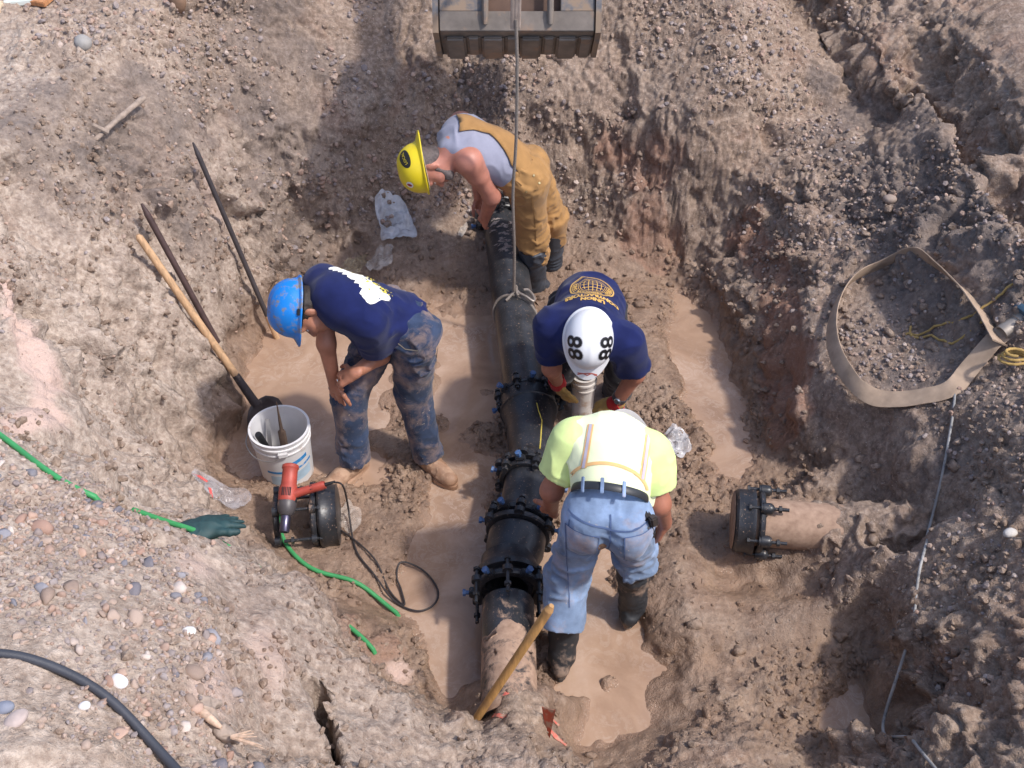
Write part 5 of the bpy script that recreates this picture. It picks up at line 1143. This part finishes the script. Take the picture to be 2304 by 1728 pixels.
a, b = V((-1.255,3.858,0.130)), V((-1.249,3.906,0.330)); g = Geo(); g.box((a + b) / 2, (.022, .004, (b - a).length), (b - a).to_track_quat('Z', 'Y').to_matrix(), .001); g.build('blade', plain('grey_wood', rgb((170, 166, 164)), .8, .12), t)
# small pail under the white hard hat
q = V((0.375,4.126,0.440)); qb = V(q.x, q.y, .03)
t = empty('pail', qb); tag(t, 'narrow white plastic pail smeared brown at its base below the white hard hat', 'pail')
pail(qb, .052, .062, .41, plain('smeared_white_plastic', rgb((200, 194, 188)), .5, .1, 10, dirt=rgb((168, 140, 116)), dirt_amt=.42, dirt_scale=8), t)

# spare gland set on edge with the red impact wrench lying on it
def gland_set():
    c = V((-1.001,3.397,0.160)); ax = V(1, .12, 0).normalized()
    t = empty('gland_set', V(c.x, c.y, .0)); tag(t, 'black glands and cap bolted together, standing on edge under the red wrench', 'pipe fitting')
    gland(c - ax * .13, ax, t, ph=.1, r_out=.140, r_in=.105, mat=IRON_S, bolts=None, wedges=False)
    gland(c + ax * .045, ax, t, ph=.1, r_out=.146, r_in=.105, mat=IRON_S, bolts=None, wedges=False)
    a_, b_, d_ = frame(ax)
    for k in range(6):
        tt_ = .1 + 2 * math.pi * k / 6; q = a_ * math.cos(tt_) + b_ * math.sin(tt_); inst(LONGB, 'bolt', t, c + q * .148 + ax * .07, -ax)
    g = Geo(); g.lathe([(.115, .065), (.15, .065), (.158, .075), (.158, .09), (.152, .10), (.150, .15), (.152, .155), (.12, .16), (.0005, .16)], c, ax, 48); g.build('cap_shell', IRON, t)
    return c
gc_ = gland_set()
def wrench():
    RED = plain('red_tool_casing', rgb((164, 70, 58)), .5, .18, 18, dirt=rgb((140, 108, 92)), dirt_amt=.3, dirt_scale=16, bump=.15, bscale=60)
    GY = plain('grey_nose', rgb((72, 68, 70)), .45, .25, 20, dirt=MUD, dirt_amt=.3, dirt_scale=18); SO = plain('socket_steel', rgb((96, 92, 112)), .3, .2, 30, metal=.8)
    a, b = V((-1.058,3.509,0.420)), V((-1.066,3.216,0.270)); d = (b - a).normalized(); L = (b - a).length
    t = empty('impact_wrench', gc_ + V(-.05, 0, .16)); tag(t, 'red electric impact wrench with grey nose and steel socket lying on the black glands', 'power tool')
    up = V(0, -.62, .78); up = (up - d * up.dot(d)).normalized(); s = d.cross(up).normalized()
    if s.x < 0: s = -s
    g = Geo(); g.lathe([(.0005, 0), (.030, 0), (.039, .006), (.041, .02), (.036, .028), (.037, L * .3), (.044, L * .36), (.045, L * .52), (.040, L * .56), (.0005, L * .56)], a, d, 32); m = g.build('motor_housing', RED, t)
    for k in range(6):
        p = a + d * L * .43 + up * .0425 + s * (-.018 + .0075 * k); g = Geo(); g.box(p, (.0035, .04, .006), Matrix((s, d, up)).transposed()); g.build('vent_slot', BLACKPL, m)
    g = Geo(); g.lathe([(.0005, L * .55), (.043, L * .55), (.045, L * .6), (.040, L * .70), (.026, L * .76), (.0005, L * .76)], a, d, 32); g.build('nose_cone', GY, t)
    g = Geo(); g.lathe([(.014, L * .75), (.022, L * .76), (.024, L * .78), (.024, L * .99), (.022, L), (.016, L), (.016, L * .9), (.0005, L * .9)], a, d, 28); g.build('socket', SO, t)
    h0 = a + d * L * .47; h1 = V((-0.885,3.406,0.390)); g = Geo(); hd = (h1 - h0).normalized(); w_ = hd.cross(up).normalized(); up2 = w_.cross(hd).normalized()
    pts_ = [h0, h0.lerp(h1, .3), h0.lerp(h1, .6), h0.lerp(h1, .92), h1]; g.tube(pts_, [(.026, .034), (.021, .024), (.020, .026), (.021, .030), (.018, .026)], 16, flat=up2); hn = g.build('handle', RED, t)
    g = Geo(); g.box(h0.lerp(h1, .22) + d * .034, (.018, .03, .02), Matrix((hd, d, up)).transposed(), .004); g.build('trigger', BLACKPL, hn)
    g = Geo(); g.box(h0.lerp(h1, .66) + up2 * .021, (.02, .024, .008), Matrix((hd, w_, up2)).transposed(), .003); g.build('switch', BLACKPL, hn)
    zf = lambda x, y, l=.014: V(x, y, max(ground_z(x, y), WATER_Z) + l)
    cp = [h1 - hd * .01, h1 + hd * .05 + V(0, 0, -.005), h1 + hd * .09 + V(0, -.02, -.03)]
    for (x, y, z) in ((-0.806,3.465,0.160), (-0.778,3.335,0.070), (-0.737,3.216,0.060), (-0.649,3.106,0.060), (-0.553,2.995,0.060), (-0.441,2.936,0.060), (-0.362,2.974,0.060), (-0.351,3.058,0.060), (-0.423,3.166,0.060), (-0.529,3.202,0.060), (-0.550,3.133,0.060), (-0.522,3.053,0.060), (-0.503,2.969,0.060), (-0.579,3.053,0.060), (-0.644,3.174,0.060), (-0.732,3.272,0.060), (-0.846,3.380,0.060), (-0.895,3.415,0.060)):
        cp.append(zf(x, y) if z < .15 else V(x, y, z))
    g = Geo(); g.tube(spline(cp, 6), .0048, 8); g.build('power_cord', plain('black_cord', rgb((52, 46, 46)), .6, .2, 40, dirt=MUD, dirt_amt=.3, dirt_scale=20), t)
    g = Geo(); g.tube([h1 - hd * .005, h1 + hd * .05], [.010, .006], 10); g.build('strain_relief', BLACKPL, t)
wrench()

# ------------------------------------------------------------------ bars, shovels, wood
WOOD = None
def wood_mat(name, c):
    m = Mat(name); mp = m.new('ShaderNodeMapping'); m.l.new(m.co(), mp.inputs[0]); mp.inputs['Scale'].default_value = (1, 1, .12)
    k = m.ramp(m.noise(60, 6, .6, vec=mp.outputs[0], dist=.5), [(.3, tuple(x * .62 for x in c[:3])), (.55, c[:3]), (.8, tuple(min(1, x * 1.25) for x in c[:3]))])
    k = m.mix(m.ramp(m.noise(9, 6, .6), [(.5, 0), (.75, .6)]), k, rgb((140, 112, 90))); m.set(Base_Color=k, Roughness=.75); m.bump(m.noise(90, 4, .6, vec=mp.outputs[0]), .25, .003); return m.m
WOOD = wood_mat('ash_wood', rgb((198, 160, 122))); WOODY = wood_mat('varnished_wood', rgb((196, 150, 92)))
def rod(name, label, cat, a, b, parts):
    a, b = V(a), V(b); t = empty(name, a); tag(t, label, cat); d = b - a
    for nm, f0, f1, r0, r1, mat in parts:
        g = Geo(); k = 6; pts_ = [a + d * (f0 + (f1 - f0) * i / k) for i in range(k + 1)]; g.tube(pts_, [r0 + (r1 - r0) * i / k for i in range(k + 1)], 12); g.build(nm, mat, t)
    return t, a, d
BAR = plain('dark_bar_steel', rgb((64, 58, 60)), .6, .25, 16, dirt=rgb((150, 130, 114)), dirt_amt=.3, dirt_scale=10); BARB = plain('brown_bar_steel', rgb((74, 56, 54)), .65, .25, 16, dirt=rgb((150, 130, 114)), dirt_amt=.25, dirt_scale=10)
t, a, d = rod('shovel', 'long-handled shovel with pale ash handle leaning on the left wall behind the pail', 'shovel', (-1.366,4.213,0.060), (-1.852,4.404,1.120), [('handle', .2, .985, .021, .019, WOOD), ('handle_end', .985, 1.0, .019, .010, WOOD), ('socket', .06, .24, .026, .021, BAR)])
# blade of the shovel, dished
g = Geo(); dn_ = -d.normalized(); sx = dn_.cross(V(.6, -.6, .5)).normalized(); nz_ = sx.cross(dn_); vs = []; fs = []
for i in range(9):
    u_ = i / 8; w = .115 * (1 - max(0, (u_ - .55) / .45) ** 2.2 * .85) * (.55 + .45 * min(1, u_ * 5))
    for j in range(7): x = (j / 6 * 2 - 1); vs.append(a + d * .075 + dn_ * (u_ * .26) + sx * x * w + nz_ * (.03 * x * x - .01 * u_))
for i in range(8):
    for j in range(6): fs.append((i * 7 + j, i * 7 + j + 1, (i + 1) * 7 + j + 1, (i + 1) * 7 + j))
g.add(vs, fs); o = g.build('blade', BAR, t); md = o.modifiers.new('thick', 'SOLIDIFY'); md.thickness = .004
rod('digging_bar', 'dark brown steel bar lying close behind the pale shovel handle', 'bar', (-1.585,4.398,0.420), (-1.839,4.527,1.220), [('shaft', 0, .93, .017, .016, BARB), ('tip', .93, 1.0, .016, .006, BARB)])
rod('digging_bar', 'long slim grey-black bar standing in the puddle with a bare wooden foot', 'bar', (-1.400,4.892,0.010), (-1.681,5.025,1.270), [('shaft', .14, .95, .0145, .0135, BAR), ('tip', .95, 1.0, .0135, .005, BAR), ('wooden_foot', -.02, .14, .018, .016, WOOD)])
rod('wooden_pole', 'yellowish wooden tool handle stuck in the mud beside the mud-caked near pipe', 'pole', (-0.197,2.260,0.120), (0.146,2.344,0.920), [('shaft', 0, .97, .0175, .0185, WOODY), ('rounded_end', .97, 1.0, .0185, .010, WOODY)])
def bits(name, label, cat, pts_, rad, mat, part, seg=10, amp=.25):
    t = empty(name, pts_[0]); tag(t, label, cat); sp = spline(pts_, 5); n = len(sp); r = [rad(i / (n - 1)) * (1 + amp * math.sin(i * 2.3) * .5) for i in range(n)]
    g = Geo(); g.tube(sp, r, seg); g.build(part, mat, t); return t
BARK = plain('grey_bark', rgb((150, 134, 122)), .9, .3, 30, bump=.8, bscale=60, dirt=MUDL, dirt_amt=.35)
t = bits('stick', 'weathered grey stick with a side stub lying on the left slope', 'stick', [V((-2.084,4.784,1.420)) + V(0, -.02, .015), V((-2.005,4.928,1.450)) + V(0, -.02, .015), V((-1.910,5.131,1.470)) + V(0, -.02, .015)], lambda f: .012 + .004 * f, BARK, 'stem')
g = Geo(); p = V((-2.029,4.840,1.440)) + V(0, -.02, .01); g.tube([p, p + V(-.05, -.03, .06)], [.014, .008], 8); g.build('side_stub', BARK, t)
PALE = wood_mat('split_pale_wood', rgb((204, 174, 150)))
rq = [V((-0.947,1.658,1.500)), V((-0.873,1.582,1.510)), V((-0.798,1.517,1.500)), V((-0.760,1.506,1.470))]
t = empty('root', rq[0]); tag(t, 'broken root with pale split wood and frayed end on the near bank', 'root')
body('bark', [C(rq[0], rq[1], .024, .026, .02), C(rq[1], rq[2], .026, .02, .02), C(rq[2], rq[3], .02, .01, .02), C(rq[1], rq[1] + V(.05, .03, -.02), .02, .008, .02)], BARK, t, .005, dict(amp=.014, scale=26, s=8))
g = Geo(); g.tube(spline([V((-0.891,1.592,1.530)), V((-0.841,1.545,1.538)), V((-0.794,1.512,1.530))], 5), [.008, .010, .012, .013, .012, .013, .012, .012, .010, .008, .005], 10); g.build('split_wood', PALE, t)
for k in range(5):
    g = Geo(); p = V((-0.764,1.490,1.520)); g.tube([p, p + V(.05 + .012 * k, -.015 * k + .02, .01 * (k % 3))], [.006, .0015], 6); g.build('splinter', PALE, t)

# ------------------------------------------------------------------ hoses and cords
GRN = plain('green_hose_rubber', rgb((62, 146, 88)), .55, .15, 12, dirt=rgb((160, 150, 120)), dirt_amt=.22, dirt_scale=14)
BLH = plain('black_hose_rubber', rgb((58, 60, 68)), .55, .18, 10, dirt=rgb((130, 118, 110)), dirt_amt=.22, dirt_scale=18, bump=.2, bscale=200)
def hose(name, label, cat, pts_, r, mat, lift=None, seg=12, sink=0.0, floor=True):
    raw = spline([V(p) for p in pts_], 12); sp = [raw[0]]; acc = 0
    for p, q in zip(raw[:-1], raw[1:]):
        n_ = max(1, int((q - p).length / .004))
        for i in range(n_):
            acc += (q - p).length / n_
            if acc > .02: sp.append(p.lerp(q, (i + 1) / n_)); acc = 0
    def relax(L, it):
        for _ in range(it): L = [L[0]] + [(L[i - 1] + L[i] * 2 + L[i + 1]) / 4 for i in range(1, len(L) - 1)] + [L[-1]]
        return L
    sp = relax(sp, 12)
    if floor:
        zg = [max(ground_z(p.x, p.y), WATER_Z - .01) for p in sp]; zs = relax([z + r * .9 + .003 for z in zg], 25)
        zs = relax([max(z, g_ + r * .55) for z, g_ in zip(zs, zg)], 6)
        sp = [V(p.x, p.y, z) for p, z in zip(sp, zs)]
    e0 = sp[1] - sp[0]; sp[0] = sp[0] - V(0, 0, sink); sp[-1] = sp[-1] - V(0, 0, sink)
    t = empty(name, sp[0]); tag(t, label, cat); g = Geo(); g.tube(sp, r, seg); g.build('jacket', mat, t); return t
hose('green_hose', 'green hose curving along the upper gravel shelf edge above the pebbles', 'hose', [(-2.9,3.0,1.75), (-2.3,2.95,1.7), (-1.901,2.703,1.600), (-1.764,2.616,1.580), (-1.578,2.466,1.560), (-1.461,2.398,1.520), (-1.372,2.382,1.460)], .0105, GRN, sink=.05)
hose('green_hose', 'green hose lying across the dark glove', 'hose', [(-1.335,2.452,1.300), (-1.289,2.491,1.220), (-1.228,2.582,1.050), (-1.145,2.635,0.900), (-1.045,2.634,0.850), (-0.978,2.618,0.800)], .0105, GRN, sink=.03)
hose('green_hose', 'green hose running from under the red wrench across wet mud', 'hose', [(-1.168,3.499,0.120), (-1.124,3.337,0.120), (-1.064,3.225,0.120), (-0.947,3.113,0.140), (-0.837,3.080,0.120), (-0.729,3.063,0.100), (-0.627,2.999,0.080), (-0.513,2.905,0.060)], .0105, GRN, sink=.03)
hose('green_hose', 'short green hose end poking from the red clay by the pale smear', 'hose', [(-0.720,2.709,0.220), (-0.656,2.661,0.200), (-0.614,2.618,0.180), (-0.582,2.585,0.160)], .0105, GRN, sink=.03)
hose('black_hose', 'thick black hose curving over the pebbly near bank', 'hose', [(-3.1,2.0,1.9), (-2.2,1.9,1.9), (-1.405,1.545,1.870), (-1.301,1.542,1.860), (-1.202,1.534,1.830), (-1.095,1.505,1.800), (-1.007,1.457,1.770), (-0.927,1.390,1.740), (-0.845,1.320,1.720), (-0.756,1.225,1.720), (-.75,1.15,1.8), (-.7,.5,2.0)], .0125, BLH)
hose('grey_cord', 'thin pale grey cord trailing down the right bank from the flat hose', 'cord', [(2.216,3.838,0.870), (2.103,3.737,0.850), (2.050,3.622,0.780), (2.006,3.471,0.720), (1.954,3.306,0.680), (1.892,3.132,0.660), (1.785,2.931,0.620), (1.711,2.775,0.600), (1.665,2.603,0.580), (1.597,2.447,0.550), (1.519,2.278,0.520), (1.491,2.158,0.520), (1.488,1.992,0.580), (1.498,1.831,0.650)], .0065, plain('pale_grey_cord', rgb((150, 148, 146)), .6, .35, 8, dirt=rgb((80, 84, 92)), dirt_amt=.4, dirt_scale=10))
def fire_hose():
    pts_ = [(2.296,3.820,1.000), (2.192,3.770,0.950), (2.106,3.704,0.880), (2.058,3.648,0.800), (1.986,3.639,0.740), (1.871,3.677,0.680), (1.745,3.732,0.620), (1.669,3.818,0.600), (1.628,3.957,0.620), (1.618,4.139,0.660), (1.658,4.330,0.700), (1.736,4.480,0.740), (1.859,4.599,0.780), (1.987,4.607,0.820), (2.072,4.518,0.850), (2.118,4.343,0.870), (2.166,4.138,0.900), (2.215,3.926,0.930), (2.235,3.749,0.960)]
    tilt = [.2, .15, .1, .15, .25, .3, .35, .8, .75, .8, .9, .95, 1, .95, .9, .7, .55, .4, .35]         # 0 flat, 1 on edge
    sp = spline(pts_, 6); n = len(sp); vs = []; fs = []
    for _ in range(14): sp = [sp[0]] + [(sp[i - 1] + sp[i] * 2 + sp[i + 1]) / 4 for i in range(1, n - 1)] + [sp[-1]]
    hw = .043; th = .004
    for i, p in enumerate(sp):
        f_ = i / 6; k = min(int(f_), len(tilt) - 2); ti = tilt[k] + (tilt[k + 1] - tilt[k]) * (f_ - k)
        d = (sp[min(i + 1, n - 1)] - sp[max(i - 1, 0)]).normalized(); side = d.cross(V(0, 0, 1)).normalized(); ang = ti * 1.35
        w = (side * math.cos(ang) + V(0, 0, 1) * math.sin(ang)).normalized(); nn = d.cross(w).normalized()
        gz = max(ground_z(p.x, p.y), ground_z(p.x + side.x * .03, p.y + side.y * .03), ground_z(p.x - side.x * .03, p.y - side.y * .03))
        c = V(p.x, p.y, gz + .010 + hw * abs(math.sin(ang)) * .95)
        if i > n - 8: c.z -= 0.0
        if i < 10: c.z += .02
        for (a_, b_) in ((-1, -.55), (-.85, -1), (0, -.8), (.85, -1), (1, -.55), (1, .55), (.85, 1), (0, .8), (-.85, 1), (-1, .55)): vs.append(c + w * a_ * hw + nn * b_ * th)
    m = 10
    zsm = [v.z for v in vs]
    for j in range(m):
        for i in range(n):
            k0, k1 = max(0, i - 4), min(n, i + 5); vs[i * m + j].z = sum(zsm[q * m + j] for q in range(k0, k1)) / (k1 - k0)
    for i in range(n - 1):
        for j in range(m): l = (j + 1) % m; fs.append((i * m + j, i * m + l, (i + 1) * m + l, (i + 1) * m + j))
    fs += [tuple(range(m)), tuple(range((n - 1) * m + m - 1, (n - 1) * m - 1, -1))]
    t = empty('flat_hose', sp[40]); tag(t, 'flat tan canvas hose looped on the right bank', 'hose')
    g = Geo(); g.add(vs, fs); g.build('canvas_jacket', plain('tan_canvas', rgb((166, 144, 124)), .9, .22, 14, bump=.35, bscale=400, dirt=rgb((140, 118, 100)), dirt_amt=.34, dirt_scale=9), t)
    e = sp[0] + V(0, 0, .06); e = vs[5] * .5 + vs[0] * .5; d0 = (sp[0] - sp[2]).normalized()
    g = Geo(); g.lathe([(.03, -.04), (.037, -.04), (.039, -.02), (.037, 0), (.039, .02), (.037, .04), (.045, .045), (.045, .07), (.03, .07)], e, d0, 28); g.build('coupling', plain('dull_aluminium', rgb((160, 150, 140)), .5, .15, metal=.5), t)
    p = empty('pump', e + d0 * .1); tag(p, 'blue cast pump housing with bolted flange coupled to the flat hose', 'pump')
    PB = plain('blue_pump_paint', rgb((62, 88, 106)), .5, .25, 12, dirt=rgb((190, 186, 180)), dirt_amt=.36, dirt_scale=10)
    c = e + d0 * .09; a_, b_, dd = frame(d0)
    g = Geo(); g.lathe([(.04, -.02), (.075, -.02), (.08, -.012), (.08, .008), (.05, .014), (.055, .06), (.095, .12), (.10, .22), (.07, .26), (.0005, .27)], c, d0, 36); g.build('housing', PB, p)
    for k in range(6):
        q = a_ * math.cos(k * 1.047) + b_ * math.sin(k * 1.047); g = Geo(); g.hexbolt(c + q * .066 - dd * .021, -dd, .009, .010); g.build('bolt', plain('zinc', rgb((200, 198, 190)), .35, .1, metal=.7), p)
    g = Geo(); g.box(c + dd * .13 + V(0, .03, .1), (.09, .12, .05), None, .012); g.build('valve_cover', plain('pale_pump_paint', rgb((176, 186, 196)), .4, .15, 8), p)
fire_hose()
YR = plain('yellow_rope', rgb((176, 146, 88)), .9, .2, 60, bump=.6, bscale=350)
zr = lambda x, y: ground_z(x, y) + .006
rp = [(1.966,4.113,0.900), (2.039,4.092,0.900), (2.109,4.042,0.920), (2.165,3.978,0.930), (2.260,3.981,0.950), (2.334,3.992,0.970)]
t = empty('rope', rp[0]); tag(t, 'thin yellow rope with frayed ends crossing the flat hose', 'rope')
g = Geo(); g.tube([V(p.x, p.y, zr(p.x, p.y) + (.02 if i > 16 else 0)) for i, p in enumerate(spline(rp, 6))], .006, 8); g.build('strand', YR, t)
g = Geo(); g.tube([V(p.x, p.y, zr(p.x, p.y)) for p in spline([(2.001,4.156,0.900), (1.990,4.092,0.900), (2.050,4.049,0.900), (2.116,3.926,0.930), (2.218,3.920,0.950)], 6)], .006, 8); g.build('strand', YR, t)
t = empty('rope', (2.282,3.689,0.950)); tag(t, 'tangled yellow rope coil under the blue pump', 'rope')
c = V((2.274,3.649,0.980)); g = Geo(); g.tube([c + V(.075 * math.cos(k * .52) * (1 - .012 * k), .045 * math.sin(k * .52) * (1 - .01 * k), .004 * k * .4 - .02) for k in range(34)], .007, 8); g.build('coil', YR, t)

# ------------------------------------------------------------------ plastic sheets, glove, boards, tag
def sheet(name, label, c, w, h, rot, s, amp=.03, alpha=.5, tint=(205, 205, 208), crumple=9):
    c = V(c); N = 26; vs = []; fs = []; cr, sr_ = math.cos(rot), math.sin(rot); rd_ = random.Random(s); pts2 = []
    ang = [2 * math.pi * k / 12 for k in range(12)]; rr_ = [rd_.uniform(.6, 1.05) for _ in ang]
    G2 = []
    for i in range(N):
        for j in range(N * 2):
            th_ = 2 * math.pi * j / (N * 2); q = th_ / (2 * math.pi) * 12; k = int(q) % 12; f_ = q - int(q); R_ = rr_[k] * (1 - f_) + rr_[(k + 1) % 12] * f_
            r_ = (i / (N - 1)) * R_; x, y = r_ * math.cos(th_) * w / 2, r_ * math.sin(th_) * h / 2; G2.append((c.x + x * cr - y * sr_, c.y + x * sr_ + y * cr))
    A = np.array([(x, y, 0) for x, y in G2]); n1_ = 1 - np.abs(fbm(A * crumple, s, 3)); n2_ = np.abs(fbm(A * crumple * 2.3, s + 9, 2))
    zz_ = np.array([ground_z(x, y) for x, y in G2]); z0 = zz_.reshape(N, -1)
    zs = zz_ * .5 + zz_.mean() * .5; zs = np.maximum(zs, zz_ + .002)
    z = zs + n1_ * amp + n2_ * amp * .5
    vs = [(x, y, q) for (x, y), q in zip(G2, z)]; M2 = N * 2
    for i in range(N - 1):
        for j in range(M2): l = (j + 1) % M2; fs.append((i * M2 + j, i * M2 + l, (i + 1) * M2 + l, (i + 1) * M2 + j))
    m = Mat('clear_plastic_film'); m.set(Base_Color=rgb(tint), Roughness=.18, Alpha=m.ramp(m.noise(14, 5, .6), [(.3, alpha - .22), (.7, min(1, alpha + .25))]), Specular_IOR_Level=.8); m.bump(m.noise(40, 4), .4, .006)
    o = mesh_from('film', vs, np.array(fs), m.m); o.name = name; tag(o, label, 'plastic sheet'); return o
sheet('plastic_sheet', 'crumpled milky plastic sheet lying left of the far pipe joint', (-0.741,5.662,0.320), .30, .36, .5, 3, .035, .72)
sheet('plastic_sheet', 'small torn clear plastic scrap above the navy shirt with the white print', (-0.817,5.441,0.220), .2, .22, .2, 8, .03, .45, (215, 205, 195))
sheet('plastic_sheet', 'thin amber clear plastic scrap beside the torn clear scrap', (-0.979,5.448,0.250), .22, .16, .4, 11, .025, .28, (210, 190, 150))
sheet('plastic_sheet', 'pale plastic flap stuck in the soil beside the far joint', (-0.314,5.691,0.200), .06, .14, -.3, 13, .02, .75, (196, 182, 168))
bag = sheet('plastic_bag', 'flattened clear plastic bag with red print on the left slope', (-1.416,3.492,0.300), .30, .19, -.15, 17, .03, .42, (190, 186, 190)); bag['category'] = 'plastic bag'
tb_ = bvh_of(bag); RP = plain('red_print', rgb((206, 92, 88)), .5, .1); bc_ = bag.data.vertices[0].co
onto('red_print', *strip2d([(-.04, .0), (-.03, -.03), (-.028, -.07)], .012), bc_ + V(-.01, -.01, .05), (1, 0, 0), (0, 1, 0), tb_, RP, bag, .003, .2)
onto('red_print', *strip2d([(-.12, .03), (-.09, .035), (-.06, .03)], .016), bc_ + V(-.01, 0, .05), (1, 0, 0), (0, 1, 0), tb_, RP, bag, .003, .2)
b2 = sheet('plastic_bag', 'clear plastic bag lying in the mud right of the lime shirt', (0.868,3.944,0.120), .2, .28, .2, 21, .035, .45, (214, 214, 218)); b2['category'] = 'plastic bag'
sheet('plastic_sheet', 'clear plastic scrap on the mud right of the black glands', (-0.811,3.456,0.100), .14, .22, .1, 24, .02, .4, (204, 190, 178))
def glove():
    c = V((-1.188,2.629,0.950)); z = ground_z(c.x, c.y) + .02; c = V(c.x, c.y, z); d = V(.72, .55, -.22).normalized()
    P = hand(c, d, V(.1, -.25, -1), V(.4, -.9, 0), .15, .32, 1.05, 1.35) + [T(c + d * .01, c - d * .11, .05, .064, .02, (0, 0, 1), .45), C(c - d * .03, c + d * .035, .055, .055, .03, (0, 0, 1), .5)]
    o = body('work_glove', P, plain('dark_green_rubber', rgb((34, 62, 64)), .65, .25, 16, dirt=rgb((130, 120, 104)), dirt_amt=.22, dirt_scale=14), None, .006, dict(amp=.004, scale=20))
    tag(o, 'dark green rubber work glove lying under the green hose', 'glove')
glove()
t = empty('marking_tag', (0.149,2.271,0.200)); tag(t, 'orange-red marking tag hanging on the mound over the near pipe', 'tag')
ORG = plain('orange_tag', rgb((170, 70, 46)), .6, .2, 14, dirt=rgb((170, 134, 114)), dirt_amt=.45, dirt_scale=30)
p0, p1 = V((0.132,2.241,0.360)), V((0.143,2.198,0.240)); dx_ = V(.014, -.014, .0); g = Geo()
g.add([p0 - dx_, p0 + dx_ * 1.3 + V(.02, 0, .03), p1 + dx_ * .6, p1 - dx_ * .3] + [q + V(0, .004, .002) for q in (p0 - dx_, p0 + dx_ * 1.3 + V(.02, 0, .03), p1 + dx_ * .6, p1 - dx_ * .3)], [(0, 1, 2, 3), (7, 6, 5, 4), (0, 4, 5, 1), (1, 5, 6, 2), (2, 6, 7, 3), (3, 7, 4, 0)]); g.build('strip', ORG, t, smooth=False)
def board(label, c, size, rz, mat, tilt=0):
    t = empty('board', V(c)); tag(t, label, 'board'); g = Geo(); g.box(V(c) + V(0, 0, size[2] / 2), size, Matrix.Rotation(rz, 3, 'Z') @ Matrix.Rotation(tilt, 3, 'X'), .004); g.build('plank', mat, t)
board('pale green-white board lying on the far left ground', (-2.773,5.798,1.690), (.34, .12, .03), .25, plain('pale_paint_board', rgb((206, 212, 206)), .7, .08))
board('rusty orange wood offcut behind the pale board', (-2.653,5.822,1.690), (.22, .1, .03), -.3, wood_mat('orange_wood', rgb((186, 130, 86))), .1)
board('short cream wood block at the left rim', (-2.788,5.655,1.680), (.06, .12, .06), .2, wood_mat('cream_wood', rgb((220, 200, 170))))

# pinkish marking paint sprayed on the mud of the near mound

def ground_patch(x0, x1, y0, y1):
    i0, i1 = np.searchsorted(GX, [x0, x1]); j0, j1 = np.searchsorted(GY, [y0, y1]); w = i1 - i0
    vs = np.stack([PX[j0:j1, i0:i1], PY[j0:j1, i0:i1], PZ[j0:j1, i0:i1]], -1).reshape(-1, 3)
    return BVHTree.FromPolygons([tuple(v) for v in vs], [(j * w + i, j * w + i + 1, (j + 1) * w + i + 1, (j + 1) * w + i) for j in range(j1 - j0 - 1) for i in range(w - 1)])
gp = ground_patch(-.5, .6, 1.7, 2.8)
PINK = plain('marking_paint', rgb((206, 108, 94)), .7, .2, 30, dirt=MUDL, dirt_amt=.46, dirt_scale=40)
STROKES = [[(-0.073,2.239,0.360),(-0.051,2.219,0.360),(-0.018,2.205,0.360)], [(0.129,2.251,0.360),(0.157,2.215,0.360),(0.218,2.187,0.360)], [(0.147,2.317,0.360),(0.193,2.303,0.360)], [(-0.100,2.294,0.340),(-0.048,2.317,0.360),(-0.011,2.330,0.360)]]
for st_ in STROKES:
    sp = spline([V(p) for p in st_], 6); o_ = sp[0]; tag(onto('paint_stroke', *strip2d([((p - o_).x, (p - o_).y) for p in sp], .018), o_, (1, 0, 0), (0, 1, 0), gp, PINK, ground, .004, .5, sub=.012))
